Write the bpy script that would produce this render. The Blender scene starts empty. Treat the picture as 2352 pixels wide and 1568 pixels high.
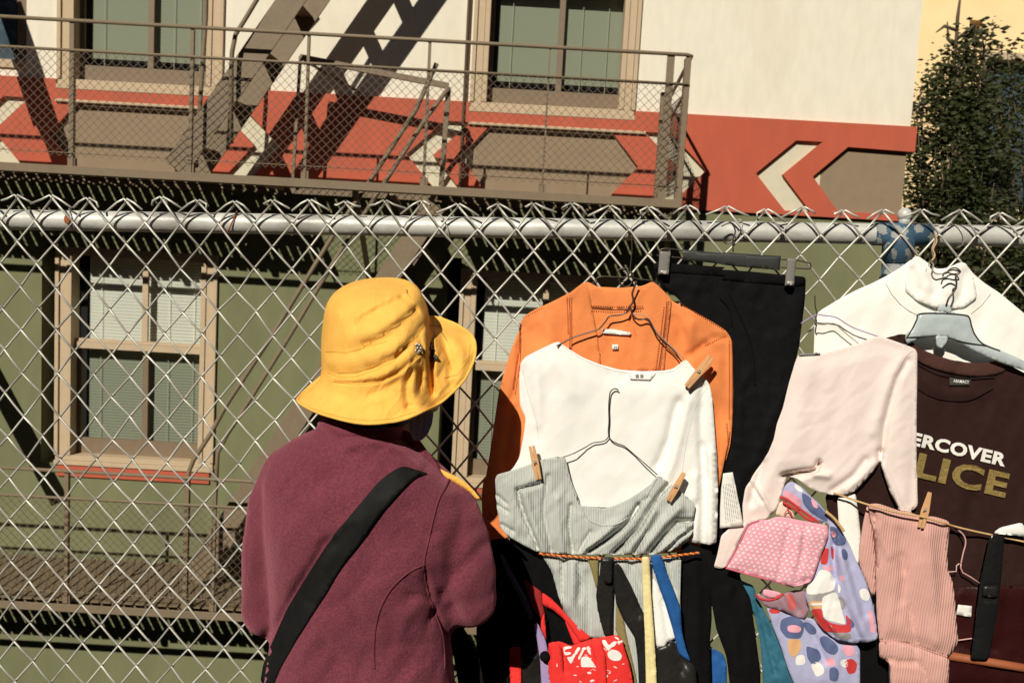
import bpy, bmesh, math, random
import numpy as np
from mathutils import Vector, Matrix
from mathutils.bvhtree import BVHTree
from mathutils.geometry import delaunay_2d_cdt
random.seed(7); np.random.seed(7)
scene = bpy.context.scene
C = scene.collection
R = math.radians
# ------------------------------------------------------------------ camera
EYE = 1.62
FPX, CX, CY = 2172.3, 1176.0, 784.0
TH, PH = R(5.8), R(3.2)
_f = np.array([0, math.cos(TH), -math.sin(TH)]); _u0 = np.array([0, math.sin(TH), math.cos(TH)]); _r0 = np.array([1., 0, 0])
_r = math.cos(PH)*_r0 + math.sin(PH)*_u0; _u = -math.sin(PH)*_r0 + math.cos(PH)*_u0
EYEV = np.array([0, 0, EYE])
cam_d = bpy.data.cameras.new('camera'); cam = bpy.data.objects.new('camera', cam_d); C.objects.link(cam)
cam_d.lens = 35; cam_d.sensor_width = 37.895; cam_d.clip_start = .05; cam_d.clip_end = 500
cam_d.dof.use_dof = True; cam_d.dof.focus_distance = 1.55; cam_d.dof.aperture_fstop = 13
cam.matrix_world = Matrix(((_r[0], _u[0], -_f[0], 0), (_r[1], _u[1], -_f[1], 0), (_r[2], _u[2], -_f[2], EYE), (0, 0, 0, 1)))
scene.camera = cam
# ------------------------------------------------------------------ sky and sun
SUN = Vector((.385, 1.0, -.755)).normalized()
w = bpy.data.worlds.new('World'); scene.world = w; w.use_nodes = True
nt = w.node_tree; sky = nt.nodes.new('ShaderNodeTexSky'); sky.sky_type = 'NISHITA'; sky.sun_disc = False
sky.sun_elevation = R(35.1); sky.sun_rotation = R(201); sky.air_density = .5; sky.dust_density = .2; sky.altitude = 100
bg = nt.nodes['Background']; bg.inputs[1].default_value = .05
nt.links.new(sky.outputs[0], bg.inputs[0])
sl = bpy.data.lights.new('sun', 'SUN'); sl.energy = 5.0; sl.angle = R(.5); sl.color = (1, .93, .80)
so = bpy.data.objects.new('sun', sl); C.objects.link(so); so.location = (-4, -10, 9)
so.rotation_euler = SUN.to_track_quat('-Z', 'Y').to_euler()
vs = scene.view_settings; vs.view_transform = 'Standard'; vs.look = 'None'; vs.gamma = 1; vs.exposure = -.1
# ------------------------------------------------------------------ pixel rays (photo read at 2352 x 1568)
def ray(x, y): return _f + _r*((x-CX)/FPX) - _u*((y-CY)/FPX)
FK, FD = .04, 1.69
def Q(x, y, off=0.):                       # point on the fence plane, off metres in front of it
    d = ray(x, y); return EYEV + d*((FD-off)/(d[1]+FK*d[0]))
def PY(x, y, Y): d = ray(x, y); return EYEV + d*(Y/d[1])
D = 7.3
def W(x, y): p = PY(x, y, D); return float(p[0]), float(p[2])
CROPS = dict(A=(0, 0, .3125), B=(551.2, 0, .3125), C=(1041.2, 0, .3125), D=(1531.2, 0, .3906), E=(0, 428.7, .3125),
             F=(0, 918.7, .4141), G=(551.2, 551.2, .3516), H=(520.6, 980, .375), I=(1071.8, 551.2, .3516), J=(1071.8, 980, .3749),
             K=(1653.7, 551.2, .3516), L=(1592.4, 1041.2, .3359), M=(398.1, 36.7, .15625), N=(398.1, 245, .15625),
             O=(735, 245, .1693), P=(398.1, 490, .1836), R=(55.1, 36.7, .25), S=(428.7, 918.7, .3906), d=(0, 0, 1))
def c(k, s):
    ox, oy, sc = CROPS[k]; out = []
    for t in s.split():
        a, b = t.split(','); out.append((ox+float(a)*sc, oy+float(b)*sc))
    return out
# ------------------------------------------------------------------ materials
MATS = {}
def mat(name, col, rough=.8, metal=0., var=0., vscale=30., bump=0., bscale=300., spec=.3, sheen=0., rib=None, spots=None, trans=0., stretch=None, grime=None, translucent=0.):
    if name in MATS: return MATS[name]
    m = bpy.data.materials.new(name); m.use_nodes = True; n = m.node_tree.nodes; l = m.node_tree.links
    b = n['Principled BSDF']; b.inputs['Roughness'].default_value = rough; b.inputs['Metallic'].default_value = metal
    b.inputs['Specular IOR Level'].default_value = spec; b.inputs['Base Color'].default_value = (*col, 1)
    if sheen: b.inputs['Sheen Weight'].default_value = sheen; b.inputs['Sheen Roughness'].default_value = .5; b.inputs['Sheen Tint'].default_value = (*[min(1, x*2.5+.1) for x in col], 1)
    tc = n.new('ShaderNodeTexCoord'); co = tc.outputs['Object']
    if stretch:
        mp = n.new('ShaderNodeMapping'); mp.inputs['Scale'].default_value = stretch; l.new(co, mp.inputs[0]); cs = mp.outputs[0]
    else: cs = co
    colout = None
    if var:
        t = n.new('ShaderNodeTexNoise'); t.inputs['Scale'].default_value = vscale; t.inputs['Detail'].default_value = 6; l.new(cs, t.inputs['Vector'])
        mr = n.new('ShaderNodeMapRange'); mr.inputs[1].default_value = .3; mr.inputs[2].default_value = .7; mr.inputs[3].default_value = 1-var; mr.inputs[4].default_value = 1+var; l.new(t.outputs[0], mr.inputs[0])
        mx = n.new('ShaderNodeVectorMath'); mx.operation = 'SCALE'; mx.inputs[0].default_value = col; l.new(mr.outputs[0], mx.inputs['Scale']); colout = mx.outputs[0]
    if spots:                                # (colour, scale, threshold): round dots or chips of another colour
        sc_, thr, scl, kind = spots[1:] if len(spots) == 5 else (*spots[1:], 'v')
        if kind == 'v':
            v = n.new('ShaderNodeTexVoronoi'); v.inputs['Scale'].default_value = scl; v.inputs['Randomness'].default_value = sc_; l.new(cs, v.inputs['Vector']); s = v.outputs['Distance']; op = 'LESS_THAN'
        else:
            v = n.new('ShaderNodeTexNoise'); v.inputs['Scale'].default_value = scl; v.inputs['Detail'].default_value = 4; l.new(cs, v.inputs['Vector']); s = v.outputs[0]; op = 'GREATER_THAN'
        g = n.new('ShaderNodeMath'); g.operation = op; g.inputs[1].default_value = thr; l.new(s, g.inputs[0])
        mi = n.new('ShaderNodeMix'); mi.data_type = 'RGBA'; l.new(g.outputs[0], mi.inputs[0])
        if colout: l.new(colout, mi.inputs[6])
        else: mi.inputs[6].default_value = (*col, 1)
        mi.inputs[7].default_value = (*spots[0], 1); colout = mi.outputs[2]
    if grime:                               # (colour, scale, amount): large soft stains
        v = n.new('ShaderNodeTexNoise'); v.inputs['Scale'].default_value = grime[1]; v.inputs['Detail'].default_value = 8; v.inputs['Roughness'].default_value = .65; l.new(cs, v.inputs['Vector'])
        mr = n.new('ShaderNodeMapRange'); mr.inputs[1].default_value = .5; mr.inputs[2].default_value = .75; mr.inputs[4].default_value = grime[2]; l.new(v.outputs[0], mr.inputs[0])
        mi = n.new('ShaderNodeMix'); mi.data_type = 'RGBA'; l.new(mr.outputs[0], mi.inputs[0])
        if colout: l.new(colout, mi.inputs[6])
        else: mi.inputs[6].default_value = (*col, 1)
        mi.inputs[7].default_value = (*grime[0], 1); colout = mi.outputs[2]
    hs = []
    if bump:
        t = n.new('ShaderNodeTexNoise'); t.inputs['Scale'].default_value = bscale; t.inputs['Detail'].default_value = 4; l.new(co, t.inputs['Vector']); hs.append((t.outputs[0], bump))
    if rib:                                 # (period m, angle deg, strength m, colour contrast)
        mp = n.new('ShaderNodeMapping'); mp.inputs['Rotation'].default_value = (0, R(rib[1]), 0); l.new(co, mp.inputs[0])
        wv = n.new('ShaderNodeTexWave'); wv.bands_direction = 'X'; wv.inputs['Scale'].default_value = 1/(rib[0]*20/ (2*math.pi)*1.0)*1.0/ (1.0)* .5*2; wv.inputs['Distortion'].default_value = .6; wv.inputs['Detail Scale'].default_value = 1.
        wv.inputs['Scale'].default_value = (2*math.pi/rib[0])/20.
        l.new(mp.outputs[0], wv.inputs['Vector']); hs.append((wv.outputs['Fac'], rib[2]))
        mr = n.new('ShaderNodeMapRange'); mr.inputs[3].default_value = 1-rib[3]; mr.inputs[4].default_value = 1; l.new(wv.outputs['Fac'], mr.inputs[0])
        mx = n.new('ShaderNodeVectorMath'); mx.operation = 'SCALE'; l.new(mr.outputs[0], mx.inputs['Scale'])
        if colout: l.new(colout, mx.inputs[0])
        else: mx.inputs[0].default_value = col
        colout = mx.outputs[0]
    if colout: l.new(colout, b.inputs['Base Color'])
    prev = None
    for s, d in hs:
        bp = n.new('ShaderNodeBump'); bp.inputs['Strength'].default_value = 1; bp.inputs['Distance'].default_value = d; l.new(s, bp.inputs['Height'])
        if prev: l.new(prev, bp.inputs['Normal'])
        prev = bp.outputs[0]
    if prev: l.new(prev, b.inputs['Normal'])
    if trans or translucent:
        tb = n.new('ShaderNodeBsdfTransparent' if trans else 'ShaderNodeBsdfTranslucent'); ms = n.new('ShaderNodeMixShader'); ms.inputs[0].default_value = trans or translucent
        if translucent: tb.inputs[0].default_value = (*col, 1)
        l.new(b.outputs[0], ms.inputs[1]); l.new(tb.outputs[0], ms.inputs[2]); l.new(ms.outputs[0], n['Material Output'].inputs[0])
    MATS[name] = m; return m
# ------------------------------------------------------------------ object builders
DATA = {}
def tag(o, label=None, cat=None, group=None, kind=None):
    if label: o['label'] = label
    if cat: o['category'] = cat
    if group: o['group'] = group
    if kind: o['kind'] = kind
    return o
def empty(name, loc, label, cat, group=None):
    o = bpy.data.objects.new(name, None); C.objects.link(o); o.location = loc; o.empty_display_size = .1
    o['_w'] = [float(v) for v in loc]; return tag(o, label, cat, group)
def wloc(o): return np.array(o['_w'][:])
def mk(name, verts, faces, m, parent=None, smooth=True, base=None):
    verts = np.asarray(verts, float).reshape(-1, 3)
    if base is None: base = np.array([(verts[:, 0].min()+verts[:, 0].max())/2, (verts[:, 1].min()+verts[:, 1].max())/2, verts[:, 2].min()])
    me = bpy.data.meshes.new(name); me.from_pydata([tuple(v) for v in verts-base], [], [tuple(int(i) for i in f) for f in faces])
    if smooth: me.polygons.foreach_set('use_smooth', [True]*len(me.polygons))
    me.update()
    for mm in (m if isinstance(m, (list, tuple)) else [m]): me.materials.append(mm)
    o = bpy.data.objects.new(name, me); C.objects.link(o); o['_w'] = [float(v) for v in base]
    if parent: o.parent = parent; o.location = base - wloc(parent)
    else: o.location = base
    DATA[o.name] = (verts, faces); return o
class MB:
    def __init__(s): s.v = []; s.f = []
    def add(s, v, f): n = len(s.v); s.v += [tuple(map(float, p)) for p in v]; s.f += [tuple(i+n for i in q) for q in f]; return s
    def box(s, x0, x1, y0, y1, z0, z1):
        return s.add([(x, y, z) for x in (x0, x1) for y in (y0, y1) for z in (z0, z1)], [(0, 1, 3, 2), (4, 6, 7, 5), (0, 4, 5, 1), (2, 3, 7, 6), (0, 2, 6, 4), (1, 5, 7, 3)])
    def tube(s, pts, r, n=8, caps=True, flat=None):
        pts = [np.array(p, float) for p in pts]; k = len(pts); rr = r if hasattr(r, '__len__') else [r]*k
        V = []; prev = None
        for i, p in enumerate(pts):
            t = pts[min(i+1, k-1)]-pts[max(i-1, 0)]; t = t/(np.linalg.norm(t)+1e-12)
            if prev is None:
                a = np.array([0, 1., 0]) if abs(t[1]) < .8 else np.array([1., 0, 0])
            else: a = prev
            a = a - t*a.dot(t); a /= np.linalg.norm(a)+1e-12; b = np.cross(t, a); prev = a
            fl = flat or 1.
            for j in range(n):
                w_ = 2*math.pi*j/n; V.append(p + rr[i]*(math.cos(w_)*a*fl+math.sin(w_)*b))
        F = [(i*n+j, i*n+(j+1) % n, (i+1)*n+(j+1) % n, (i+1)*n+j) for i in range(k-1) for j in range(n)]
        if caps: F += [tuple(range(n-1, -1, -1)), tuple((k-1)*n+j for j in range(n))]
        return s.add(V, F)
    def bar(s, a, b, w_, d_):               # rectangular bar from a to b: w_ across (in xz), d_ in y
        a = np.array(a, float); b = np.array(b, float); t = b-a; t /= np.linalg.norm(t)
        y = np.array([0, 1., 0]) if abs(t[1]) < .9 else np.array([0, 0, 1.])
        y = y-t*y.dot(t); y /= np.linalg.norm(y); x = np.cross(t, y)
        V = [p+x*i*w_/2+y*j*d_/2 for p in (a, b) for i, j in ((-1, -1), (1, -1), (1, 1), (-1, 1))]
        return s.add(V, [(3, 2, 1, 0), (4, 5, 6, 7), (0, 1, 5, 4), (1, 2, 6, 5), (2, 3, 7, 6), (3, 0, 4, 7)])
    def ball(s, p, r, n=10, m=8, rot=None):
        r = np.array(r, float)*np.ones(3); V = []
        for i in range(m+1):
            a = math.pi*i/m
            for j in range(n):
                b = 2*math.pi*j/n; q = np.array([math.sin(a)*math.cos(b), math.sin(a)*math.sin(b), math.cos(a)])*r
                if rot is not None: q = rot @ q
                V.append(np.array(p)+q)
        return s.add(V, [(i*n+j, (i+1)*n+j, (i+1)*n+(j+1) % n, i*n+(j+1) % n) for i in range(m) for j in range(n)])
    def chain(s, pts, rr, n=14):            # rounded tapering limb
        for p, r in zip(pts, rr): s.ball(p, r, n, 10)
        return s.tube(pts, rr, n)
    def loft(s, rings, caps=True):
        n = len(rings[0]); V = [p for r in rings for p in r]
        F = [(i*n+j, i*n+(j+1) % n, (i+1)*n+(j+1) % n, (i+1)*n+j) for i in range(len(rings)-1) for j in range(n)]
        if caps: F += [tuple(range(n-1, -1, -1)), tuple((len(rings)-1)*n+j for j in range(n))]
        return s.add(V, F)
    def go(s, name, m, parent=None, smooth=False): return mk(name, s.v, s.f, m, parent, smooth)
def bevel(o, w_=.003, seg=2):
    b = o.modifiers.new('bevel', 'BEVEL'); b.width = w_; b.segments = seg; b.limit_method = 'ANGLE'; b.angle_limit = R(40); return o
def inside(P, poly):
    P = np.atleast_2d(P); x, y = P[:, 0], P[:, 1]; r = np.zeros(len(P), bool); n = len(poly)
    for i in range(n):
        x1, y1 = poly[i]; x2, y2 = poly[(i+1) % n]
        cnd = ((y1 > y) != (y2 > y)); t = (y-y1)/((y2-y1) if y2 != y1 else 1e-12); r ^= cnd & (x < x1+t*(x2-x1))
    return r
def segdist(P, line, closed=False):
    P = np.atleast_2d(P).astype(float); L = np.array(line, float); n = len(L); best = np.full(len(P), 1e9)
    for i in range(n if closed else n-1):
        a, b = L[i], L[(i+1) % n]; ab = b-a; t = np.clip(((P-a)@ab)/(ab@ab+1e-9), 0, 1); best = np.minimum(best, np.linalg.norm(P-(a+t[:, None]*ab), axis=1))
    return best
def plate(name, outer, holes, y0, y1, m, parent, lip=True):      # upright plate in the xz plane, front face y0, back y1, true holes
    loops = [outer]+holes; pts = []; edges = []
    for L in loops:
        n = len(pts); pts += [Vector(p) for p in L]; edges += [(n+i, n+(i+1) % len(L)) for i in range(len(L))]
    vo, eo, fo = delaunay_2d_cdt(pts, edges, [], 0, 1e-6)[:3]
    vo = np.array([(v[0], v[1]) for v in vo]); F = []
    for f in fo:
        cc = vo[list(f)].mean(0)
        if inside(cc, outer)[0] and not any(inside(cc, h)[0] for h in holes): F.append(tuple(f))
    V = [(p[0], y0, p[1]) for p in vo]; b = MB(); b.add(V, F)
    for L in loops:
        for i in range(len(L)):
            p, q = L[i], L[(i+1) % len(L)]; b.add([(p[0], y0, p[1]), (q[0], y0, q[1]), (q[0], y1, q[1]), (p[0], y1, p[1])], [(0, 1, 2, 3)])
    return b.go(name, m, parent)
def rect(x0, x1, z0, z1): return [(x0, z0), (x1, z0), (x1, z1), (x0, z1)]
def dens(L, step, closed=True):
    out = []; n = len(L)
    for i in range(n if closed else n-1):
        a = np.array(L[i], float); b = np.array(L[(i+1) % n], float); k = max(1, int(round(np.linalg.norm(b-a)/step)))
        out += [tuple(a+(b-a)*j/k) for j in range(k)]
    if not closed: out.append(tuple(L[-1]))
    return out
def smoothloop(L, it=2, a=.5):
    P = np.array(L)
    for _ in range(it): P = (1-a)*P+a*.5*(np.roll(P, 1, 0)+np.roll(P, -1, 0))
    return [tuple(p) for p in P]
def spline(L, n=6, closed=False):
    P = [np.array(p, float) for p in L]; out = []; k = len(P)
    for i in range(k if closed else k-1):
        g = (lambda j: P[j % k]) if closed else (lambda j: P[min(max(j, 0), k-1)])
        p0, p1, p2, p3 = g(i-1), g(i), g(i+1), g(i+2)
        for j in range(n):
            t = j/n; out.append(.5*((2*p1)+(-p0+p2)*t+(2*p0-5*p1+4*p2-p3)*t*t+(-p0+3*p1-3*p2+p3)*t**3))
    if not closed: out.append(P[-1])
    return out
def grid2d(poly, res, loops=()):
    P = np.array(poly); x0, y0 = P.min(0); x1, y1 = P.max(0); g = []
    for j, y in enumerate(np.arange(y0, y1, res*.87)):
        for x in np.arange(x0+(j % 2)*res/2, x1, res): g.append((x, y))
    g = np.array(g) if g else np.zeros((0, 2))
    if len(g): g = g+np.random.uniform(-.12, .12, g.shape)*res; g = g[inside(g, poly)]
    if len(g): g = g[segdist(g, poly, True) > res*.45]
    pts = [Vector(p) for p in poly]+[Vector(p) for p in g]; n = len(poly)
    vo, eo, fo = delaunay_2d_cdt(pts, [(i, (i+1) % n) for i in range(n)], [], 0, 1e-4)[:3]
    vo = np.array([(v[0], v[1]) for v in vo]); fo = list(fo)
    cc = np.array([vo[list(f)].mean(0) for f in fo]); ok = inside(cc, poly)
    return vo, [tuple(f)[::-1] for f, k in zip(fo, ok) if k]
from mathutils import noise as _mn
def waves(V, ang, lam, amp, seed=0, warp=.5):        # cloth drape: irregular folds running along one direction
    a = R(ang); s_ = V[:, 0]*math.cos(a)+V[:, 1]*math.sin(a); t = -V[:, 0]*math.sin(a)+V[:, 1]*math.cos(a)
    return amp*2.2*np.array([_mn.noise((x/lam*1.3+seed*7.1, y/(lam*4.2), seed*3.3))+.5*_mn.noise((x/lam*2.9+9, y/(lam*5), seed*1.7)) for x, y in zip(s_+18*np.sin(t/(lam*1.9)+seed), t)])
def ridges(V, sc, amp, seed):
    q = np.array([1-abs(2*_mn.noise((x/sc+.6*y/sc, y/(sc*1.6), seed))) for x, y in V]); return amp*np.clip(q, 0, 1)**4
def lumps(V, sc, amp, seed): return amp*2*np.array([_mn.noise((x/sc, y/sc, seed)) for x, y in V])
def cloth(name, poly, off, m, parent=None, puff=.010, edge=22, folds=(), drape=(), res=9, thick=.0016, soft=1, lump=.0012, crinkle=.0007):
    L = smoothloop(dens(poly, res*.9), soft); V, F = grid2d(L, res)
    ed = segdist(V, L, True); t = np.clip(ed/(edge*1.7), 0, 1); o = off+puff*.4+puff*.28*(t*t*(3-2*t))
    for g in folds:
        line, wd, am = g[:3]; dd = segdist(V, line); o = o+am*np.exp(-(dd/wd)**2)*(1 if len(g) < 4 else 1)
    for k, g in enumerate(drape): o = o+waves(V, *g[:3], seed=k+len(poly)+int(g[3]) if len(g) > 3 else k+len(poly))*np.clip(ed/16, .25, 1)
    if lump: o = o+lumps(V, 75, lump*1.2, len(poly)*1.37)
    if crinkle and lump: o = o+(ridges(V, 42, crinkle, len(poly)*.77)-ridges(V, 60, crinkle, len(poly)*.31))*np.clip(ed/20, .1, 1)
    o = np.maximum(o, .0105)
    X = np.array([Q(p[0], p[1], q) for p, q in zip(V, o)])
    ob = mk(name, X, F, m, parent)
    s = ob.modifiers.new('thickness', 'SOLIDIFY'); s.thickness = thick; s.offset = -1
    return ob
def bvh(*names):
    V = []; F = []
    for o in names:
        v, f = DATA[o.name]; n = len(V); V += [Vector(p) for p in v]; F += [tuple(i+n for i in q) for q in f]
    return BVHTree.FromPolygons(V, F)
def hitp(tree, x, y, lift=.001, fallback=.05):
    d = Vector(ray(x, y)).normalized(); h = tree.ray_cast(Vector(EYEV), d)
    if h[0] is None:
        q = tree.find_nearest(Vector(Q(x, y, fallback)))[0]
        return Q(x, y, FD-(q.y+FK*q.x)+lift)
    return np.array(h[0]-d*lift)
def decal(name, tree, poly, m, parent, lift=.0012, res=8, thick=.0006, fb=.05, soft=1):
    L = smoothloop(dens(poly, res), soft); V, F = grid2d(L, res)
    X = np.array([hitp(tree, p[0], p[1], lift, fb) for p in V]); ob = mk(name, X, F, m, parent)
    if thick < .0005: return ob
    s = ob.modifiers.new('thickness', 'SOLIDIFY'); s.thickness = thick; s.offset = -1; return ob
def stitches(name, tree, lines, step, r, m, parent, lift=.0015, ln=.6, fb=.05):
    for L in lines:
        P = dens(L, step, False); b = MB()
        for i in range(len(P)-1):
            a = np.array(P[i]); q = a+(np.array(P[i+1])-a)*ln
            b.tube([hitp(tree, *a, lift, fb), hitp(tree, *q, lift, fb)], r, 5)
        b.go(name, m, parent, True)
def seam(name, tree, lines, r, m, parent, lift=.0, fb=.05, n=6):
    for L in lines: o = MB().tube([hitp(tree, p[0], p[1], lift, fb) for p in spline(L, 8)], r, n).go(name, m, parent, True)
    return o
def wire(name, pts, off, r, m, parent=None, n=6, sp=True):
    P = spline(pts, 6) if sp else dens(pts, 30, False); k = len(P)
    offs = off if hasattr(off, '__len__') else [off]*len(pts); o = np.interp(np.linspace(0, len(pts)-1, k), range(len(pts)), offs)
    return MB().tube([Q(p[0], p[1], q) for p, q in zip(P, o)], r, n).go(name, m, parent, True)
def textmesh(s, size=1., bold=.0):
    cu = bpy.data.curves.new('t', 'FONT'); cu.body = s; cu.size = size; cu.offset = bold; cu.resolution_u = 3; cu.space_character = 1.08
    o = bpy.data.objects.new('t', cu); C.objects.link(o); dg = bpy.context.evaluated_depsgraph_get(); me = o.evaluated_get(dg).to_mesh()
    V = np.array([v.co[:2] for v in me.vertices]); F = [tuple(p.vertices) for p in me.polygons]
    o.evaluated_get(dg).to_mesh_clear(); bpy.data.objects.remove(o); return V, F
def textdecal(name, tree, s, p0, p1, height, m, parent, lift=.002, bold=.0, fb=.05, skew=0):
    V, F = textmesh(s, 1., bold); x0, x1 = V[:, 0].min(), V[:, 0].max(); y0, y1 = V[:, 1].min(), V[:, 1].max()
    a = np.array(p0, float); b = np.array(p1, float); t = (b-a); nrm = np.array([t[1], -t[0]])/np.linalg.norm(t)
    X = []
    for v in V:
        p = a+t*(v[0]-x0)/(x1-x0)+nrm*height*(v[1]-y0)/(y1-y0); X.append(hitp(tree, p[0], p[1], lift, fb))
    return mk(name, X, F, m, parent, False)
def fuse(name, b, voxel, smooth_it, m, parent):
    me = bpy.data.meshes.new('tmp'); me.from_pydata([tuple(v) for v in b.v], [], b.f); o = bpy.data.objects.new('tmp', me); C.objects.link(o)
    r = o.modifiers.new('r', 'REMESH'); r.mode = 'VOXEL'; r.voxel_size = voxel
    s = o.modifiers.new('s', 'SMOOTH'); s.iterations = smooth_it; s.factor = .5
    dg = bpy.context.evaluated_depsgraph_get(); dg.update(); ev = o.evaluated_get(dg).to_mesh()
    V = np.array([v.co[:] for v in ev.vertices]); F = [tuple(p.vertices) for p in ev.polygons]
    o.evaluated_get(dg).to_mesh_clear(); bpy.data.objects.remove(o); bpy.data.meshes.remove(me)
    return V, F
def to_px(V):
    d = V-EYEV; z = d@_f; return np.stack([CX+FPX*(d@_r)/z, CY-FPX*(d@_u)/z], 1)
def crease(V, lines, side=None):            # push a surface in or out along drawn folds, camera-facing half only (side: mask)
    P = to_px(V); o = np.zeros(len(V))
    for line, wd, am in lines: o += am*np.exp(-(segdist(P, line)/wd)**2)
    if side is not None: o *= side
    d = V-EYEV; d = d/np.linalg.norm(d, axis=1)[:, None]; return V-d*o[:, None]
# ================================================================== SETTING
m_ground = mat('asphalt', (.06, .058, .055), .9, var=.25, vscale=6, bump=.004, bscale=60)
m_pave = mat('asphalt_playground', (.07, .065, .06), .9, var=.15, vscale=5, bump=.003, bscale=40)
tag(MB().box(-150, 150, -150, 150, -4.4, -4.2).go('ground', m_ground), kind='structure')
tag(MB().box(-30, 30, -12, 2.05, -4.19, 0).go('pavement', m_pave), kind='structure')
m_dk = mat('dark_blocker', (.05, .038, .03), .95, var=.3, vscale=3, bump=.004, bscale=20)  # plain dark house blocks added out of view, hiding sky to deepen shadows
for x0, x1, y0, y1, h, lb in ((-30, -9, -22, -15, 11.6, 'unseen dark house block added behind the camera to cut sky light, left'), (-8.7, 9, -22, -15, 12.2, 'unseen dark house block added behind the camera to cut sky light, middle'), (9.3, 30, -22, -15, 12.8, 'unseen dark house block added behind the camera to cut sky light, right'), (11, 17, -14, 6, 14, 'unseen dark house block added to cut sky light, right of the camera'), (-21, -15, -14, 6, 13, 'unseen dark house block added to cut sky light, left of the camera')):
    o = empty('sky_blocker', ((x0+x1)/2, (y0+y1)/2, 0), lb, 'house', 'added blocks hiding part of the sky')
    MB().box(x0, x1, y0, y1, 0, h).go('wall', m_dk, o); MB().box(x0-.2, x1+.2, y0-.2, y1+.2, h+.001, h+.4).go('roof', m_dk, o)
# ------------------------------------------------------------------ painted apartment building
m_cream = mat('cream_stucco', (.76, .71, .59), .9, stretch=(1, 1, .35), var=.04, vscale=18, bump=.0016, bscale=160, grime=((.60, .52, .38), 2.2, .4))
m_red = mat('brick_red_paint', (.47, .100, .055), .85, stretch=(1, 1, .35), var=.06, vscale=9, bump=.0012, bscale=260, grime=((.36, .10, .06), 2.6, .55))
m_taupe = mat('taupe_paint', (.255, .19, .125), .85, var=.05, vscale=12, bump=.001, bscale=260)
m_chev = mat('pale_chevron_paint', (.60, .56, .42), .85, var=.04, vscale=14, bump=.001, bscale=260)
m_green = mat('olive_green_paint', (.172, .182, .094), .88, var=.06, vscale=8, stretch=(1, 1, .4), bump=.0012, bscale=240, grime=((.13, .13, .075), 2.4, .7))
m_frame = mat('beige_window_trim', (.50, .385, .255), .7, var=.04, vscale=20)
m_sash = mat('brown_sash', (.20, .145, .095), .6, var=.05, vscale=20)
m_blind = mat('white_blind', (.84, .88, .76), .6)
m_blind2 = mat('grey_green_blind', (.35, .39, .285), .6)
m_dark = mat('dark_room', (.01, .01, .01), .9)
m_glass = mat('window_glass', (.02, .02, .02), .05, spec=.5, trans=.95)
m_steel = mat('taupe_fire_escape_paint', (.205, .155, .10), .6, var=.06, vscale=30, grime=((.12, .08, .05), 7, .35))
m_blue = mat('slate_blue_pane', (.045, .075, .10), .3, var=.25, vscale=9, grime=((.2, .25, .28), 9, .5))
BLD = empty('apartment_building', (0, D, -4.2), 'cream, red and olive painted apartment building with chevron ornament behind the fire escapes', 'building')
E_ = EYE
def zz(v): return v+E_
WX = (-3.54, -.42)
ZR = 1.055; ZG = .345
hole_up = [rect(x+.0, x+1.25, zz(.985), zz(2.7)) for x in WX]
SL = .115
lowh = []
for x in WX: lowh.append([(x-SL, zz(-1.905)), (x+1.25, zz(-1.905)), (x+1.25, zz(-.2)), (x, zz(-.2)), (x, zz(-.12)), (x-SL, zz(-.12))])
plate('upper_wall', [(-7, zz(ZR)), (-3.54, zz(ZR)), (-3.54, zz(2.7)), (-2.29, zz(2.7)), (-2.29, zz(ZR)), (-.42, zz(ZR)), (-.42, zz(2.7)), (.83, zz(2.7)), (.83, zz(ZR)), (2.92, zz(ZR)), (2.92, zz(7)), (-7, zz(7))],
      [rect(-5.2, -3.78, zz(1.18), zz(2.7))], D, D+.35, m_cream, BLD)
zt = W(1734, 399)[1]-E_
def hexa(xl, xr, z=zt): return [(xl, zz(z)), (xl+.225, zz(z+.262)), (xr-.225, zz(z+.262)), (xr, zz(z)), (xr-.225, zz(z-.265)), (xl+.225, zz(z-.265))][::-1]
def chev(x, s, z=zt): return [(x, zz(z)), (x+s*.285, zz(z+.262)), (x+s*.485, zz(z+.262)), (x+s*.205, zz(z)), (x+s*.44, zz(z-.265)), (x+s*.24, zz(z-.265))]
hx = [(-3.59, -2.24), (-.47, .88)]
hexs = [hexa(a, b) for a, b in hx]
halfhex = [(2.92, zz(zt+.225)), (W(1945, 340)[0], zz(zt+.235)), (W(1864, 407)[0], zz(zt)), (W(1922, 481)[0], zz(zt-.25)), (2.92, zz(zt-.25))]
chs = [(W(934, 350)[0], 1), (W(648, 336)[0], -1), (W(1734, 399)[0], 1), (W(1620, 398)[0], -1), (-4.22, 1)]
band = [(-7, zz(ZG)), (2.92, zz(ZG)), (2.92, zz(zt-.25))]+halfhex[::-1][1:-1]+[(2.92, zz(zt+.225)), (2.96, zz(zt+.225)), (2.96, zz(ZR)), (.83, zz(ZR)), (.83, zz(.985)), (-.42, zz(.985)), (-.42, zz(ZR)), (-2.29, zz(ZR)), (-2.29, zz(.985)), (-3.54, zz(.985)), (-3.54, zz(ZR)), (-7, zz(ZR))]
plate('red_band', band, hexs+[chev(x, s) for x, s in chs], D-.03, D+.05, m_red, BLD)
for a, e in hx: MB().box(a-.02, e+.02, D+.012, D+.045, zz(zt-.3), zz(zt+.28)).go('recessed_panel', m_taupe, BLD)
MB().box(W(1864, 407)[0]-.02, 2.915, D+.012, D+.045, zz(zt-.27), zz(zt+.26)).go('recessed_panel', m_taupe, BLD)
for x, s in chs: MB().box(min(x-s*.02, x+s*.5), max(x-s*.02, x+s*.5), D+.008, D+.044, zz(zt-.29), zz(zt+.275)).go('chevron', m_chev, BLD)
plate('lower_wall', [(-7, -4.2), (2.90, -4.2), (2.90, zz(ZG)), (-7, zz(ZG))], lowh, D, D+.32, m_green, BLD)
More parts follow.
